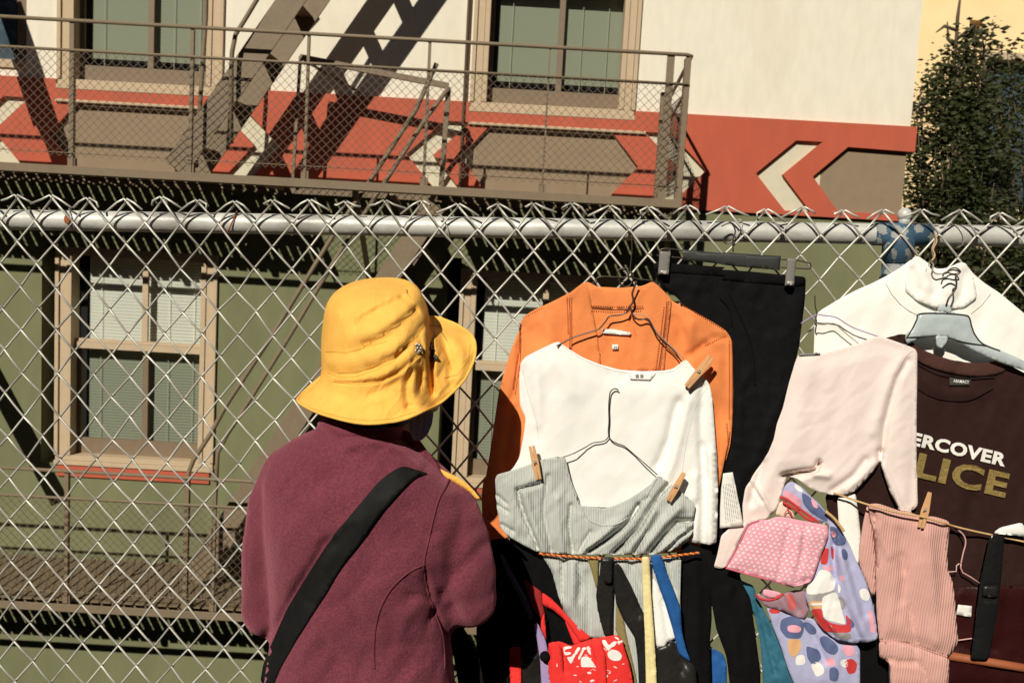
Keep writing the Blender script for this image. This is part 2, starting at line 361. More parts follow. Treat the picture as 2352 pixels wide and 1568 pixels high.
MB().box(-7, 2.9, D+.36, D+7, -4.2, zz(7)).go('inner_wall', m_dark, BLD)
b = MB()
b.box(2.9, 2.918, D, D+7, -4.2, zz(ZG)); b.go('side_wall', m_green, BLD)
MB().box(2.9, 2.919, D+.352, D+7, zz(ZG), zz(7)).go('side_wall', m_cream, BLD)
for x in WX:
    bevel(MB().box(x-.0, x+1.34, D-.055, D-.031, zz(.885), zz(.905)).go('ledge', m_frame, BLD), .004)
bevel(MB().box(WX[0]+.02, WX[0]+1.22, D-.02, D-.001, zz(-2.0), zz(-1.907)).go('red_strip', m_red, BLD), .004)
bevel(MB().box(WX[1]+.02, WX[1]+1.22, D-.02, D-.001, zz(-2.0), zz(-1.907)).go('red_strip', m_red, BLD), .004)
def window(x0, z0, zt_, low):
    x1 = x0+1.25; cw = .125; sh = .075; b = MB(); y0 = D-.03
    # stepped side casings, head and sill
    for s, xa in ((1, x0), (-1, x1)):
        for k, (a, e, dy) in enumerate(((0, .03, 0), (.032, .085, .018), (.087, cw, .006))):
            q = sorted((xa+s*a, xa+s*e)); b.box(q[0], q[1], y0+dy, D+.12, zz(z0+sh), zz(zt_))
    b.box(x0, x1, y0-.004, D+.12, zz(z0), zz(z0+sh*.45)); b.box(x0+.005, x1-.005, y0+.012, D+.12, zz(z0+sh*.47), zz(z0+sh))
    b.box(x0, x1, y0, D+.12, zz(zt_+.001), zz(zt_+.06))
    win = bevel(b.go('window_frame', m_frame, BLD), .003)
    xi, xo = x0+cw+.003, x1-cw+.035; zb = z0+sh; zm = z0+.92; xm = (xi+xo)/2+.02
    yl, yu = D+.085, D+.055
    lower = MB(); lower.box(xi, xo, yl, yl+.03, zz(zb), zz(zb+.125)); lower.box(xi, xi+.03, yl, yl+.03, zz(zb+.126), zz(zm)); lower.box(xo-.03, xo, yl, yl+.03, zz(zb+.126), zz(zm))
    lower.box(xm-.022, xm+.022, yl+.002, yl+.03, zz(zb+.126), zz(zm)); lower.go('lower_sash', m_sash, win)
    up = MB(); mu = m_frame if low else m_sash
    up.box(xi, xo, yu-.02, yu+.028, zz(zm+.001), zz(zm+.05)); up.box(xi, xo, yu-.005, yu+.028, zz(zm+.052), zz(zm+.075)); up.box(xm-.022, xm+.022, yu+.002, yu+.03, zz(zm+.076), zz(zt_)); up.go('upper_sash', mu, win)
    MB().box(xi+.01, xo-.01, yl+.012, yl+.016, zz(zb+.1), zz(zt_)).go('pane', m_glass, win)
    for nm, za, zc, mm, pitch in (('blind', zb+.02, zm-.0, m_blind2, .0235), ('blind', zm+.01, zt_-.01, m_blind if low else m_blind2, .026 if low else .0235)):
        s = MB(); z = za
        if not low and nm == 'blind' and za == zb+.02: z = za+.17
        while z < zc:
            s.add([(xi+.06, yl+.075, zz(z)), (xo-.005, yl+.075, zz(z)), (xo-.005, yl+.0675, zz(z+pitch*.93)), (xi+.06, yl+.0675, zz(z+pitch*.97))], [(0, 1, 2, 3)]); z += pitch
        for xx in (xi+.16, xm+.16, xo-.14): s.box(xx, xx+.004, yl+.05, yl+.053, zz(za), zz(zc))
        s.go(nm, mm, win)
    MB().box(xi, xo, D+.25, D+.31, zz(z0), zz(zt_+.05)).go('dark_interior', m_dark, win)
    return win
for x in WX:
    window(x, .985, 2.64, False); window(x, -1.905, -.262, True)
# slate window at the far left
wf = MB().box(-5.2, -3.78, D-.02, D+.08, zz(1.12), zz(1.179)).go('window_frame', m_frame, BLD)
MB().box(-3.86, -3.79, D+.02, D+.1, zz(1.18), zz(2.7)).go('sash', m_sash, wf)
MB().box(-5.2, -3.87, D+.03, D+.05, zz(1.18), zz(2.7)).go('pane', m_blue, wf)
# thin brown upright beside the upper right window
MB().tube([(-.46, D-.04, zz(.35)), (-.46, D-.04, zz(7))], .012, 8).go('thin_upright', m_sash, BLD, True)
# ------------------------------------------------------------------ fire escapes
YF, YB = 6.35, 7.27
def meshwires(b, x0, x1, z0, z1, y, pitch=.057, r=.0022, endx=None):
    h = z1-z0; n = int((x1-x0+h)/pitch)+1
    for k in range(n):
        a = x0-h+k*pitch
        for s in (1, -1):
            xa, za, xb, zb_ = a, z0, a+h, z1
            if xa < x0: za += x0-xa; xa = x0
            if xb > x1: zb_ -= xb-x1; xb = x1
            if xb-xa < .02: continue
            if s < 0: xa, xb = x0+x1-xa, x0+x1-xb
            b.add([(xa-r, y, za), (xa+r, y, za), (xb+r, y, zb_), (xb-r, y, zb_), (xa, y+2*r, za), (xb, y+2*r, zb_)], [(0, 1, 2, 3), (1, 4, 5, 2), (4, 0, 3, 5)])
def sidemesh(b, x, y0, y1, z0, z1, pitch=.057, r=.0022):
    h = z1-z0; n = int((y1-y0+h)/pitch)+1
    for k in range(n):
        a = y0-h+k*pitch
        for s in (1, -1):
            ya, za, yb, zb_ = a, z0, a+h, z1
            if ya < y0: za += y0-ya; ya = y0
            if yb > y1: zb_ -= yb-y1; yb = y1
            if yb-ya < .02: continue
            if s < 0: ya, yb = y0+y1-ya, y0+y1-yb
            b.tube([(x, ya, za), (x, yb, zb_)], r, 3, False)
def balcony(zf, xl, xr, posts, label, opening, holeb=None):
    o = empty('fire_escape_balcony', (xr, YF, zf), label, 'fire escape balcony')
    zr, zmid = zf+.94, zf+.75
    bevel(MB().box(xl, xr, YF-.008, YF, zf-.055, zf).box(xl, xr, YF+.0, YF+.06, zf-.06, zf-.053).go('front_beam', m_steel, o), .002)
    MB().box(xl, xr-.005, YB-.01, YB, zf-.055, zf).go('back_beam', m_steel, o)
    MB().box(xr-.008, xr, YF+.001, YB, zf-.055, zf-.002).go('end_beam', m_steel, o)
    b = MB()
    for y in (YF+.20, YF+.45, YF+.70): 
        xs = [xl, xr-.01]
        if opening and y > YF+.06 and y < YF+.6: b.box(xl, opening[0], y, y+.010, zf-.085, zf-.012); b.box(opening[1], xr-.01, y, y+.010, zf-.085, zf-.012)
        else: b.box(xl, xr-.01, y, y+.010, zf-.085, zf-.012)
    b.go('joist', m_steel, o)
    b = MB(); x = xl+.03
    while x < xr-.03:
        ya = YF+.07
        if opening and opening[0] < x < opening[1]: ya = YF+.62
        b.box(x-.031, x+.031, ya, YB-.012, zf-.010, zf-.003); x += .079
    b.go('grating', m_steel, o)
    if opening: 
        MB().box(opening[0], opening[1], YF+.605, YF+.613, zf-.075, zf+.0).box(opening[0]-.008, opening[0], YF+.061, YF+.6, zf-.06, zf).box(opening[1], opening[1]+.008, YF+.061, YF+.6, zf-.06, zf).go('stair_opening_beam', m_steel, o)
    MB().tube([(xl, YF+.005, zr), (xr-.03, YF+.005, zr), (xr, YF+.02, zr-.005), (xr, YF+.05, zr-.01), (xr, YB, zr-.16)], .0125, 8).go('top_rail', m_steel, o, True)
    MB().tube([(xl, YF+.005, zmid), (xr-.01, YF+.005, zmid), (xr, YF+.05, zmid), (xr, YB, zmid-.16)], .010, 8).go('mid_rail', m_steel, o, True)
    MB().tube([(xl, YF+.002, zf+.085), (xr-.03, YF+.002, zf+.085)], .0035, 6).go('bottom_wire', m_steel, o, True)
    for px, wd in posts:
        bb = MB().box(px-wd/2, px+wd/2, YF+.008, YF+.014, zf, zr).box(px+wd/2-.005, px+wd/2, YF+.015, YF+.015+wd, zf, zr-.01)
        bb.go('post', m_steel, o)
        MB().box(px-.025, px+.025, YF+.016, YF+.05, zf-.0025, zf+.055).go('post_foot', m_sash, o)
    b = MB(); meshwires(b, xl, xr-.04, zf+.06, zmid, YF-.006); sidemesh(b, xr+.002, YF+.03, YB-.02, zf+.05, zmid-.02)
    b.go('guard_mesh', mat('mesh_wire', (.13, .095, .065), .6), o)
    return o
def px2x(x, y, Y=YF): return float(PY(x, y, Y)[0])
XR = px2x(1590, 127)
bu = balcony(zz(.36), -4.6, XR, [(px2x(162, 200), .03), (px2x(438, 200), .022), (px2x(703, 250), .018), (px2x(980, 250), .018), (px2x(1256, 250), .012), (px2x(1530, 300), .05), (XR-.02, .035)],
        'upper fire escape balcony with wire mesh guard, crossing the red band above the fence', (px2x(600, 400), px2x(1000, 420)))
bl = balcony(zz(-2.65), -4.6, px2x(1100, 1400), [(px2x(150, 1250), .026), (px2x(425, 1250), .03), (px2x(490, 1250), .018), (px2x(760, 1250), .02), (px2x(1050, 1250), .03)],
        'lower fire escape balcony seen from above through the chain link, left of the woman', None)
# corner brackets of the upper balcony
b = MB()
b.bar((XR-.02, YF+.04, zz(.36)), (XR-.02, YF+.04, zz(1.28)), .04, .05).bar((XR-.13, YF+.3, zz(.36)), (XR-.13, YF+.3, zz(1.1)), .03, .03).go('corner_post', m_steel, bu)
for q0, q1 in (((XR-.02, YF+.02, zz(.34)), (XR-.02, YB+.02, zz(-.45))), ((-1.1, YF+.02, zz(.31)), (-1.1, YB+.02, zz(-.45))), ((px2x(895, 453), YF+.1, zz(.3)), (px2x(980, 500), YB, zz(-.2)))): MB().bar(q0, q1, .033, .033).go('support_strut', m_steel, bu)
def flight(label, A0, A1, ys, wd, n, treads_from=0., name='fire_escape_stair', rails=()):
    """A0/A1: foot and head (x,z) of the stringers at the two depths ys"""
    o = empty(name, (A0[0], (ys[0]+ys[1])/2, A0[1]), label, 'stairs')
    for y in ys: bevel(MB().bar((A0[0], y, A0[1]), (A1[0], y, A1[1]), wd, .012).go('stringer', m_steel, o), .002)
    for k in range(n):
        t = (k+.5)/n; x = A0[0]+(A1[0]-A0[0])*t; z = A0[1]+(A1[1]-A0[1])*t
        b = MB(); b.box(x-.06, x+.06, ys[0]+.007, ys[1]-.007, z-.006, z); b.box(x-.06, x-.054, ys[0]+.007, ys[1]-.007, z-.03, z-.007); b.go('tread', m_steel, o)
    for P in rails: MB().tube(P, .016, 8).go('handrail', m_steel, o, True)
    return o
a = PY(402, 388, 6.5); e = PY(622, 68, 6.5); t = (e-a); e2 = a+t*2.4
hr = [PY(531, 330, 6.42), PY(531, 165, 6.42), PY(533, 120, 6.42), PY(541, 80, 6.42), PY(566, 40, 6.42), PY(620, -50, 6.42), PY(700, -180, 6.42)]
hr2 = [PY(450, 385, 6.62), PY(462, 200, 6.62), PY(473, 40, 6.62), PY(475, -60, 6.62), PY(600, -200, 6.62)]
flight('steep steel stair rising right from the upper balcony, two broad stringers with dark treads', (a[0], a[2]), (e2[0], e2[2]), (6.5, 6.92), .17, 7, rails=(hr, hr2))
a = PY(440, 1330, 6.72); e = PY(1000, 470, 6.72)
hA = [PY(*p, 6.45) for p in ((1003, 146), (955, 253), (853, 411), (765, 541), (628, 765), (522, 926), (483, 997), (445, 1055), (433, 1085), (431, 1240))]
hB = [PY(*p, 6.86) for p in ((1032, 200), (980, 270), (887, 414), (784, 573), (661, 778), (573, 919), (522, 997), (500, 1040), (492, 1200))]
fl = flight('steel drop stair running down left from the upper balcony behind the yellow hat', (a[0], a[2]), (e[0], e[2]), (6.72, 7.12), .155, 10, rails=(hA, hB))
g = empty('stairwell_guard', PY(1030, 440, 6.9), 'taupe steel guard rail round the stair opening of the upper balcony', 'railing')
MB().bar(PY(690, 132, 6.9), PY(1030, 198, 6.9)+np.array([0, 0, .0]), .04, .04).go('rail', m_steel, g)
MB().bar(PY(1030, 205, 6.9), PY(1012, 445, 6.9), .035, .035).go('post', m_steel, g)
MB().bar(PY(690, 130, 6.9), PY(672, 420, 6.9), .02, .02).go('post', m_steel, g)
MB().bar(PY(700, 140, 6.9), PY(830, 215, 7.2), .02, .02).go('brace', m_steel, g)
# stairs at far left, coming down left of the frame
a = PY(-108, 123, 6.42); e = PY(-211, -173, 6.42)
flight('steep steel stair going up left at the top left corner of the photo', (a[0], a[2]), (a[0]+(e[0]-a[0])*1.5, a[2]+(e[2]-a[2])*1.5), (6.42, 6.82), .15, 6)
a = PY(-114, 1009, 6.42); e = PY(-211, 831, 6.42)
flight('steel stair at the left edge above the lower balcony', (a[0], a[2]), (a[0]+(e[0]-a[0])*3.2, a[2]+(e[2]-a[2])*3.2), (6.42, 6.82), .15, 7)
# ------------------------------------------------------------------ yellow building and evergreens at the right
m_yel = mat('pale_yellow_stucco', (.90, .69, .38), .9, var=.04, vscale=3, bump=.002, bscale=60, grime=((.7, .48, .2), 1., .3))
YB_ = empty('yellow_building', (9, 14, -4.2), 'pale yellow building behind the evergreen tree at the right edge', 'building')
vx, vz = PY(2240, 68, 14)[[0, 2]]; wx_, wz_ = PY(2265, 120, 14)[[0, 2]]
plate('wall', [(4.4, -4.2), (16, -4.2), (16, 11), (4.4, 11)], [rect(vx-.09, vx+.10, vz-.13, vz+.13), rect(wx_, wx_+1.3, wz_-2.2, wz_-.1)], 14, 14.4, m_yel, YB_)
MB().box(vx-.12, vx+.13, 14.22, 14.3, vz-.16, vz+.16).go('vent', m_dark, YB_)
wf = MB().box(wx_-.06, wx_, 13.95, 14.1, wz_-2.2, wz_).box(wx_, wx_+1.36, 13.95, 14.1, wz_-.099, wz_).go('window_frame', m_frame, YB_)
MB().box(wx_, wx_+1.3, 14.15, 14.2, wz_-2.2, wz_-.1).go('pane', m_blue, wf)
m_leaf = mat('evergreen_leaf', (.034, .042, .012), .65, var=.5, vscale=1.6, translucent=.15)
m_bark = mat('bark', (.10, .075, .05), .9, var=.2, vscale=20)
def tree(label, base, blobs, n, seed, twigs=()):
    r = np.random.RandomState(seed); o = empty('evergreen_tree', base, label, 'tree', None)
    top = np.array(blobs[0][0]); b = MB(); b.tube([base, (base[0]+.05, base[1], base[2]+2), (top[0], top[1], top[2])], [.11, .08, .03], 10)
    for k in range(60):
        q = blobs[r.randint(len(blobs))]; s = np.array([base[0], base[1], min(q[0][2]-.5, base[2]+1+r.rand()*4)]); p = np.array(q[0])+(r.rand(3)-.5)*np.array(q[1])*1.6
        b.tube([s, (s+p)/2+[0, 0, .15], p], [.022, .012, .004], 5)
    for T in twigs: b.tube(T, [.02]*(len(T)-1)+[.006], 5)
    b.go('trunk', m_bark, o, True); V = []; F = []
    tot = sum(q[1][0]*q[1][2] for q in blobs)
    for cc, rad, *_ in blobs:
        k = int(n*rad[0]*rad[2]/tot)
        # small leaf clumps in the crown, leaving gaps between clumps
        ncl = max(4, k//26)
        for _c in range(ncl):
            d = r.randn(3); d /= np.linalg.norm(d); cp = np.array(cc)+d*np.array(rad)*(.35+.68*r.rand()**.5); cr = .10+.10*r.rand()
            for _l in range(26):
                p = cp+r.randn(3)*cr*.55; s = .018+.032*r.rand()**2; a = r.randn(3); a /= np.linalg.norm(a); u = np.cross(a, [0, 0, 1.]); u /= np.linalg.norm(u)+1e-9; v = np.cross(a, u)
                i = len(V); V += [p-u*s, p-v*s*.5, p+u*s, p+v*s*.5]; F.append((i, i+1, i+2, i+3))
    mk('crown', V, F, m_leaf, o, False); return o
def bl_(x, y, Y, rx, rz): p = PY(x, y, Y); return (tuple(p), (rx, min(rx, .8), rz))
tw = [[PY(2190, 160, 10.6), PY(2196, 110, 10.6), PY(2200, 40, 10.6), PY(2210, -40, 10.6)], [PY(2196, 110, 10.6), PY(2178, 90, 10.6), PY(2176, 50, 10.6)], [PY(2198, 90, 10.6), PY(2225, 70, 10.6), PY(2245, 50, 10.6)], [PY(2198, 70, 10.6), PY(2170, 60, 10.6), PY(2150, 75, 10.6)], [PY(2250, 300, 10.6), PY(2262, 180, 10.6), PY(2258, 90, 10.6)]]
tree('dark evergreen tree between the cream building corner and the yellow wall', (5.1, 10.8, -4.2),
     [bl_(2200, 150, 10.6, .16, .35), bl_(2195, 200, 10.6, .35, .45), bl_(2180, 290, 10.6, .45, .45), bl_(2200, 380, 10.6, .62, .6), bl_(2150, 480, 10.6, .45, .5), bl_(2200, 600, 10.6, .9, .8), bl_(2160, 760, 10.6, 1.0, .9), bl_(2255, 85, 10.6, .12, .16), bl_(2130, 240, 10.7, .3, .12)], 27000, 3, tw)
tree('dark evergreen tree at the right edge in front of the dark window', (6.6, 11.4, -4.2),
     [bl_(2290, 200, 11.2, .45, .5), bl_(2310, 300, 11.2, .6, .7), bl_(2300, 420, 11.2, .6, .7), bl_(2310, 560, 11.2, .8, .9), bl_(2310, 720, 11.2, 1.0, 1.0)], 14000, 5)
# ------------------------------------------------------------------ chain link fence
m_galv = mat('galvanized_wire', (.52, .505, .45), .42, metal=.25, var=.42, vscale=14, spec=.5, grime=((.20, .13, .09), 30, .5))
m_rail = mat('galvanized_rail', (.56, .56, .52), .45, metal=.1, var=.16, vscale=16, spec=.4, stretch=(.5, 1, 1), grime=((.17, .15, .13), 10, .9), bump=.0006, bscale=80)
m_bpaint = mat('chipped_blue_paint', (.050, .105, .165), .6, var=.3, vscale=30, spots=((.30, .31, .30), 0, .53, 38, 'n'), grime=((.03, .05, .07), 16, .8))
m_rust = mat('rust', (.32, .10, .03), .9, var=.4, vscale=90)
FA = Q(59.4, 505, -.027); FB = Q(2293, 542, -.027); FU = (FB-FA)/np.linalg.norm(FB-FA); FN = np.array([-FK, -1, 0])/math.hypot(1, FK); FV = np.cross(FN, FU)
O0 = Q(337/1.6327, 748/1.6327, 0)
def FP(u, v, off=0.): return O0+FU*u+FV*v+FN*off
FENCE = empty('chain_link_fence', FP(.6, -1.7), 'galvanized chain link fence with twisted wire tips and a pipe top rail', 'fence')
FENCE['_w'][2] = 0; FENCE.location[2] = 0
wv, hh = .0670, .0793; rs = np.random.RandomState(2)
b = MB(); NC0, NC1 = -10, 66
jit = {}
def node(cix, row):                       # shared, slightly irregular knots
    if (cix, row) not in jit: jit[(cix, row)] = rs.uniform(-1, 1, 2)*(.0022, .0030)
    j = jit[(cix, row)]; return cix*wv/2+j[0], -row*hh/2+j[1]
for ci in range(NC0, NC1):
    # wire between column ci and ci+1; peak columns are even
    pk = ci if ci % 2 == 0 else ci+1; s = 1 if pk == ci else -1
    P = []; (u0, v0) = node(pk, 0); lk = rs.choice([rs.uniform(.35, .7), rs.uniform(.75, 1.0), rs.uniform(.95, 1.25)]); wy = rs.uniform(-.006, .007)
    P += [(u0-s*.033*lk, v0-.014*lk+wy, .006+rs.uniform(-.003, .004)), (u0-s*.016, v0-.0035, .0065), (u0-s*.003, v0+.0035, .006), (u0+s*.002, v0-.002, .002)]
    row = 0; cur = pk; rows = int(1.64/(hh/2))
    while row < rows:
        nxt = pk+s if cur == pk else pk; ua, va = node(cur, row); ub, vb = node(nxt, row+1)
        dirn = 1 if ub > ua else -1; f = .0042 if dirn > 0 else .0
        for t in (.07, .5, .93): P.append((ua+(ub-ua)*t, va+(vb-va)*t, f+(.0008 if t == .5 else 0)))
        P.append((ub+.0022*(1 if ub > ua else -1), vb, .0021)); cur = nxt; row += 1
    b.tube([FP(*p) for p in P], .00195, 7)
b.go('wire_mesh', m_galv, FENCE, True)
MB().tube([FP(-.6, 0)*0+FA-FU*.5+(FU*t) for t in np.linspace(0, 3.1, 12)], .0185, 24).go('top_rail', m_rail, FENCE, True)
# fence post with its loop cap, painted blue
pu = (Q(2062, 560, -.03)-O0)@FU; railv = (FA-O0)@FV
MB().tube([FP(pu, railv-.02, -.027), FP(pu, -1.66, -.027)], .026, 20).go('line_post', m_bpaint, FENCE, True)
MB().tube([FP(pu-.045, railv, -.027), FP(pu+.055, railv, -.027)], .0205, 20).tube([FP(pu, railv-.05, -.026), FP(pu, railv+.016, -.026)], .0275, 20).go('post_cap', m_bpaint, FENCE, True)
MB().ball(FP(pu+.008, railv+.034, -.027), .013).tube([FP(pu+.008, railv+.015, -.027), FP(pu+.008, railv+.032, -.027)], .010, 12).go('cap_bolt', m_rail, FENCE, True)
MB().tube([FP(pu, railv-.075, -.027), FP(pu, railv-.092, -.027)], .0285, 20).go('brace_band', m_dark, FENCE, True)
for x in (2.45-pu, -.02):
    MB().tube([FP(x, railv-.02, -.027), FP(x, -1.66, -.027)], .024, 16).go('line_post', m_rail, FENCE, True) if x > 1.7 else None
ties = []
for k, px in enumerate((153, 520, 1015, 1690, 2205)):
    uu = (Q(px, 520, 0)-O0)@FU
    MB().tube([FP(uu+.024*math.sin(a_)*.35+(.01 if k % 2 else -.008)*math.cos(a_), railv+.0215*math.cos(a_), -.027+.0225*math.sin(a_)) for a_ in np.linspace(-.4, 4.6, 16)], .0014, 6).go('tie_wire', m_rust if k == 1 else m_galv, FENCE, True)
for px in (146, 545, 1655): 
    uu = (Q(px, 520, 0)-O0)@FU
MB().ball(FP((Q(152, 505, 0)-O0)@FU, railv+.002, -.0035), (.006, .001, .009), 8, 6).go('rust_patch', m_rust, FENCE, True)
# ================================================================== CLOTHES AND GOODS HUNG ON THE FENCE
m_wire = mat('hanger_wire', (.10, .08, .065), .35, metal=.6)
m_wirel = mat('pale_hanger_wire', (.45, .38, .32), .4, metal=.3)
m_suede = mat('orange_suede', (.82, .255, .078), .9, var=.22, vscale=11, grime=((.56, .13, .03), 14, .6), bump=.0009, bscale=500, sheen=.25)
m_suede2 = mat('orange_suede_inside', (.88, .29, .075), .85, var=.07, vscale=18, bump=.0006, bscale=400)
m_thread = mat('dark_red_thread', (.26, .055, .018), .8)
m_white = mat('white_knit', (.84, .83, .79), .9, var=.015, vscale=60, bump=.0004, bscale=700)
m_white2 = mat('white_sweater_knit', (.88, .86, .80), .9, var=.015, vscale=60, bump=.0005, bscale=500)
m_grey = mat('grey_rib_knit', (.50, .52, .49), .9, var=.07, vscale=120, rib=(.0042, 3, .0006, .09), stretch=(3, 1, .4))
m_black = mat('black_linen', (.0065, .0065, .007), .85, var=.2, vscale=60, bump=.001, bscale=300, spec=.08)
m_black2 = mat('black_cotton', (.006, .006, .0065), .9, var=.2, vscale=40, bump=.0006, bscale=300, spec=.06)
m_blush = mat('blush_rib_knit', (.80, .685, .64), .9, var=.02, vscale=60, rib=(.0034, 2, .0001, .008), bump=.0003, bscale=500)
m_brown = mat('dark_brown_jersey', (.029, .0115, .0095), .9, var=.12, vscale=60, bump=.0004, bscale=500, spec=.15)
m_brown2 = mat('brown_collar_rib', (.058, .022, .016), .9, var=.1, vscale=60, bump=.0004, bscale=500)
m_rose = mat('dusty_pink_rib', (.66, .37, .32), .9, var=.04, vscale=50, rib=(.0046, -3, .0007, .07))
m_dot = mat('pink_polka_cotton', (.78, .36, .44), .85, bump=.0003, bscale=400)
m_dots2 = mat('pink_piping', (.62, .14, .20), .7)
m_lav = mat('lavender_print_cotton', (.42, .42, .62), .85, var=.05, vscale=40, bump=.0004, bscale=300)
m_navy = mat('slate_navy_print', (.10, .13, .26), .85, var=.05, vscale=40)
m_pinkp = mat('pink_print', (.80, .38, .46), .85)
m_redp = mat('red_print', (.58, .045, .045), .8, var=.05, vscale=40)
m_whp = mat('white_print', (.82, .80, .76), .85)
m_gryp = mat('grey_print', (.33, .31, .31), .85)
m_tanp = mat('tan_print', (.72, .42, .20), .85)
m_teal = mat('teal_canvas', (.030, .135, .20), .8, var=.12, vscale=60, bump=.0006, bscale=500)
m_wood = mat('clothespin_wood', (.62, .36, .17), .65, var=.12, vscale=60, stretch=(1, 1, .2))
m_spring = mat('spring_steel', (.45, .42, .38), .35, metal=.8)
m_cardw = mat('white_card', (.80, .78, .72), .7, bump=.0002, bscale=200)
m_ink = mat('grey_ink', (.25, .24, .23), .8)
m_plas = mat('grey_plastic_hanger', (.46, .52, .53), .35, var=.06, vscale=50, grime=((.25, .28, .28), 22, .5), spec=.5)
m_plasd = mat('charcoal_plastic', (.035, .037, .035), .4, spec=.5, var=.1, vscale=60)
m_clip = mat('smoky_plastic_clip', (.20, .19, .175), .3, spec=.6)
m_cord = mat('orange_cord', (.80, .27, .06), .8, var=.25, vscale=300)
m_cordr = mat('red_cord', (.35, .06, .02), .8)
m_tan = mat('tan_elastic_cord', (.60, .38, .18), .8, var=.1, vscale=100)
m_olive = mat('khaki_webbing', (.26, .21, .085), .85, bump=.0008, bscale=600, var=.1, vscale=80)
m_strapk = mat('black_leather_strap', (.016, .015, .014), .38, bump=.0008, bscale=120, spec=.5, var=.2, vscale=40)
m_yelw = mat('cream_yellow_webbing', (.78, .67, .34), .85, spots=((.55, .38, .12), 1, .12, 260, 'v'), bump=.0006, bscale=500)
m_blues = mat('royal_blue_webbing', (.015, .095, .30), .75, bump=.0006, bscale=500, var=.12, vscale=60)
m_red = mat('brick_red_paint', (.5, .1, .05))
m_redc = mat('red_canvas', (.80, .035, .030), .8, bump=.0005, bscale=500, var=.06, vscale=60)
m_lil = mat('lilac_ribbon', (.38, .28, .50), .7, bump=.0004, bscale=300)
m_gold = mat('gold_glitter_print', (.235, .165, .05), .7, metal=.0, spots=((.85, .7, .38), 1, .10, 420, 'v'), var=.3, vscale=200)
m_labw = mat('white_woven_label', (.85, .83, .78), .8)
m_labd = mat('charcoal_woven_label', (.06, .055, .05), .8)
m_dred = mat('dark_red_leather', (.028, .005, .005), .4, var=.2, vscale=30, bump=.0006, bscale=200)

# ---- orange suede jacket
JK = empty('suede_jacket', Q(1440, 1270, .02), 'orange suede jacket with whipstitched seams on a wire hanger, behind the white top', 'jacket')
outline = c('I', '790,268 700,330 560,402 440,455 372,500 352,545 338,610 290,715 240,880 207,1010 180,1200 150,1400 122,1568') + c('J', '105,300 92,420 95,560 140,690 200,740 500,780 1100,780 1420,760 1500,560 1555,330 1590,150 1622,20') + c('I', '1690,1450 1722,1340 1735,1200 1742,1000 1738,760 1730,650 1695,590 1600,530 1450,450 1345,400 1290,340 1218,268 1150,300 1000,312 850,305')
body = cloth('jacket_body', outline, .020, m_suede, JK, puff=.014, edge=28, folds=[
    (c('I', '355,560 352,760 335,900 300,1040'), 7, -.010), (c('I', '1560,680 1500,730 1450,760'), 8, -.012), (c('I', '1600,640 1700,640'), 6, -.006),
    (c('I', '1470,560 1450,700 1480,850'), 12, .006), (c('I', '1360,520 1420,640 1440,720'), 12, -.007), (c('I', '500,520 560,640 540,760'), 14, .006), (c('I', '430,600 450,760'), 12, -.004),
    (c('I', '1580,760 1600,900 1640,1100 1660,1400'), 12, -.003), (c('I', '300,1100 260,1350 250,1568'), 12, -.008)], drape=[(5, 70, .0022)], res=8)
T = bvh(body)
seamline = [c('I', '345,560 345,760 300,1040'), c('I', '1560,690 1575,860')]
yoke = decal('back_yoke', T, c('I', '800,310 1000,318 1160,300 1140,420 1110,560 1075,700 1040,860 875,850 860,700 840,560 810,420'), m_suede2, JK, -.004, 8, .0008)
lapl = decal('lapel', T, c('I', '775,268 700,325 655,362 682,500 685,700 680,860 880,860 862,700 842,560 815,420 800,340'), m_suede, JK, .0045, 8, .0025)
lapr = decal('lapel', T, c('I', '1218,268 1290,335 1340,385 1322,560 1300,720 1290,860 1045,860 1100,640 1075,470 1110,360 1160,305'), m_suede, JK, .0045, 8, .0025)
neck = decal('collar_back', T, c('I', '800,305 900,318 1000,320 1160,304 1165,440 1060,455 900,450 806,440'), m_suede, JK, .002, 8, .002)
T2 = bvh(body, lapl, lapr, neck)
st = []
for s in ('655,378 662,500 664,620', '686,378 686,500 688,860', '1318,402 1300,560 1262,860', '1290,440 1270,600 1235,860', '812,430 950,438 1160,432', '815,462 950,470 1150,462', '345,545 345,740', '335,740 300,980', '372,505 500,440', '1735,660 1737,900 1736,1180', '1716,660 1718,900 1716,1180', '1560,690 1700,620', '1400,415 1690,590', '1700,1200 1712,1340'):
    st.append(c('I', s))
st.append(c('J', '1615,30 1605,110 1590,180'))
stitches('stitching', T2, st, 5.4, .0013, m_thread, JK, .0006, .3)
seam('seam', T2, [c('I', '672,378 676,560 672,860'), c('I', '1308,402 1288,600 1252,860'), c('I', '810,446 960,455 1160,446'), c('I', '352,545 352,760 318,1010')], .0009, m_thread, JK)
decal('maker_label', T2, c('I', '885,582 960,582 1075,605 1070,622 960,615 890,610'), m_labw, JK, .0055, 4, .001, soft=0)
decal('size_label', T2, c('I', '950,682 990,682 990,714 950,714'), m_labw, JK, .0055, 4, .001, soft=0)
textdecal('size_mark', T2, 'M', c('I', '962,706')[0], c('I', '980,706')[0], 5, m_ink, JK, .0075)
WHK = empty('wire_hanger', Q(1440, 640, .02), 'thin wire hanger of the orange suede jacket hooked over a fence wire', 'hanger')
wire('hook', c('I', '1075,-30 1080,60 1072,150 1070,200 1090,240 1060,300 1010,290 985,220 1010,185 1045,190 1055,240'), .010, .0011, m_wire, WHK)
wire('shoulder_wire', c('I', '790,325 830,275 870,240 960,240 1040,243 1075,205 1100,250 1215,268 1280,320'), .012, .0011, m_wire, WHK)
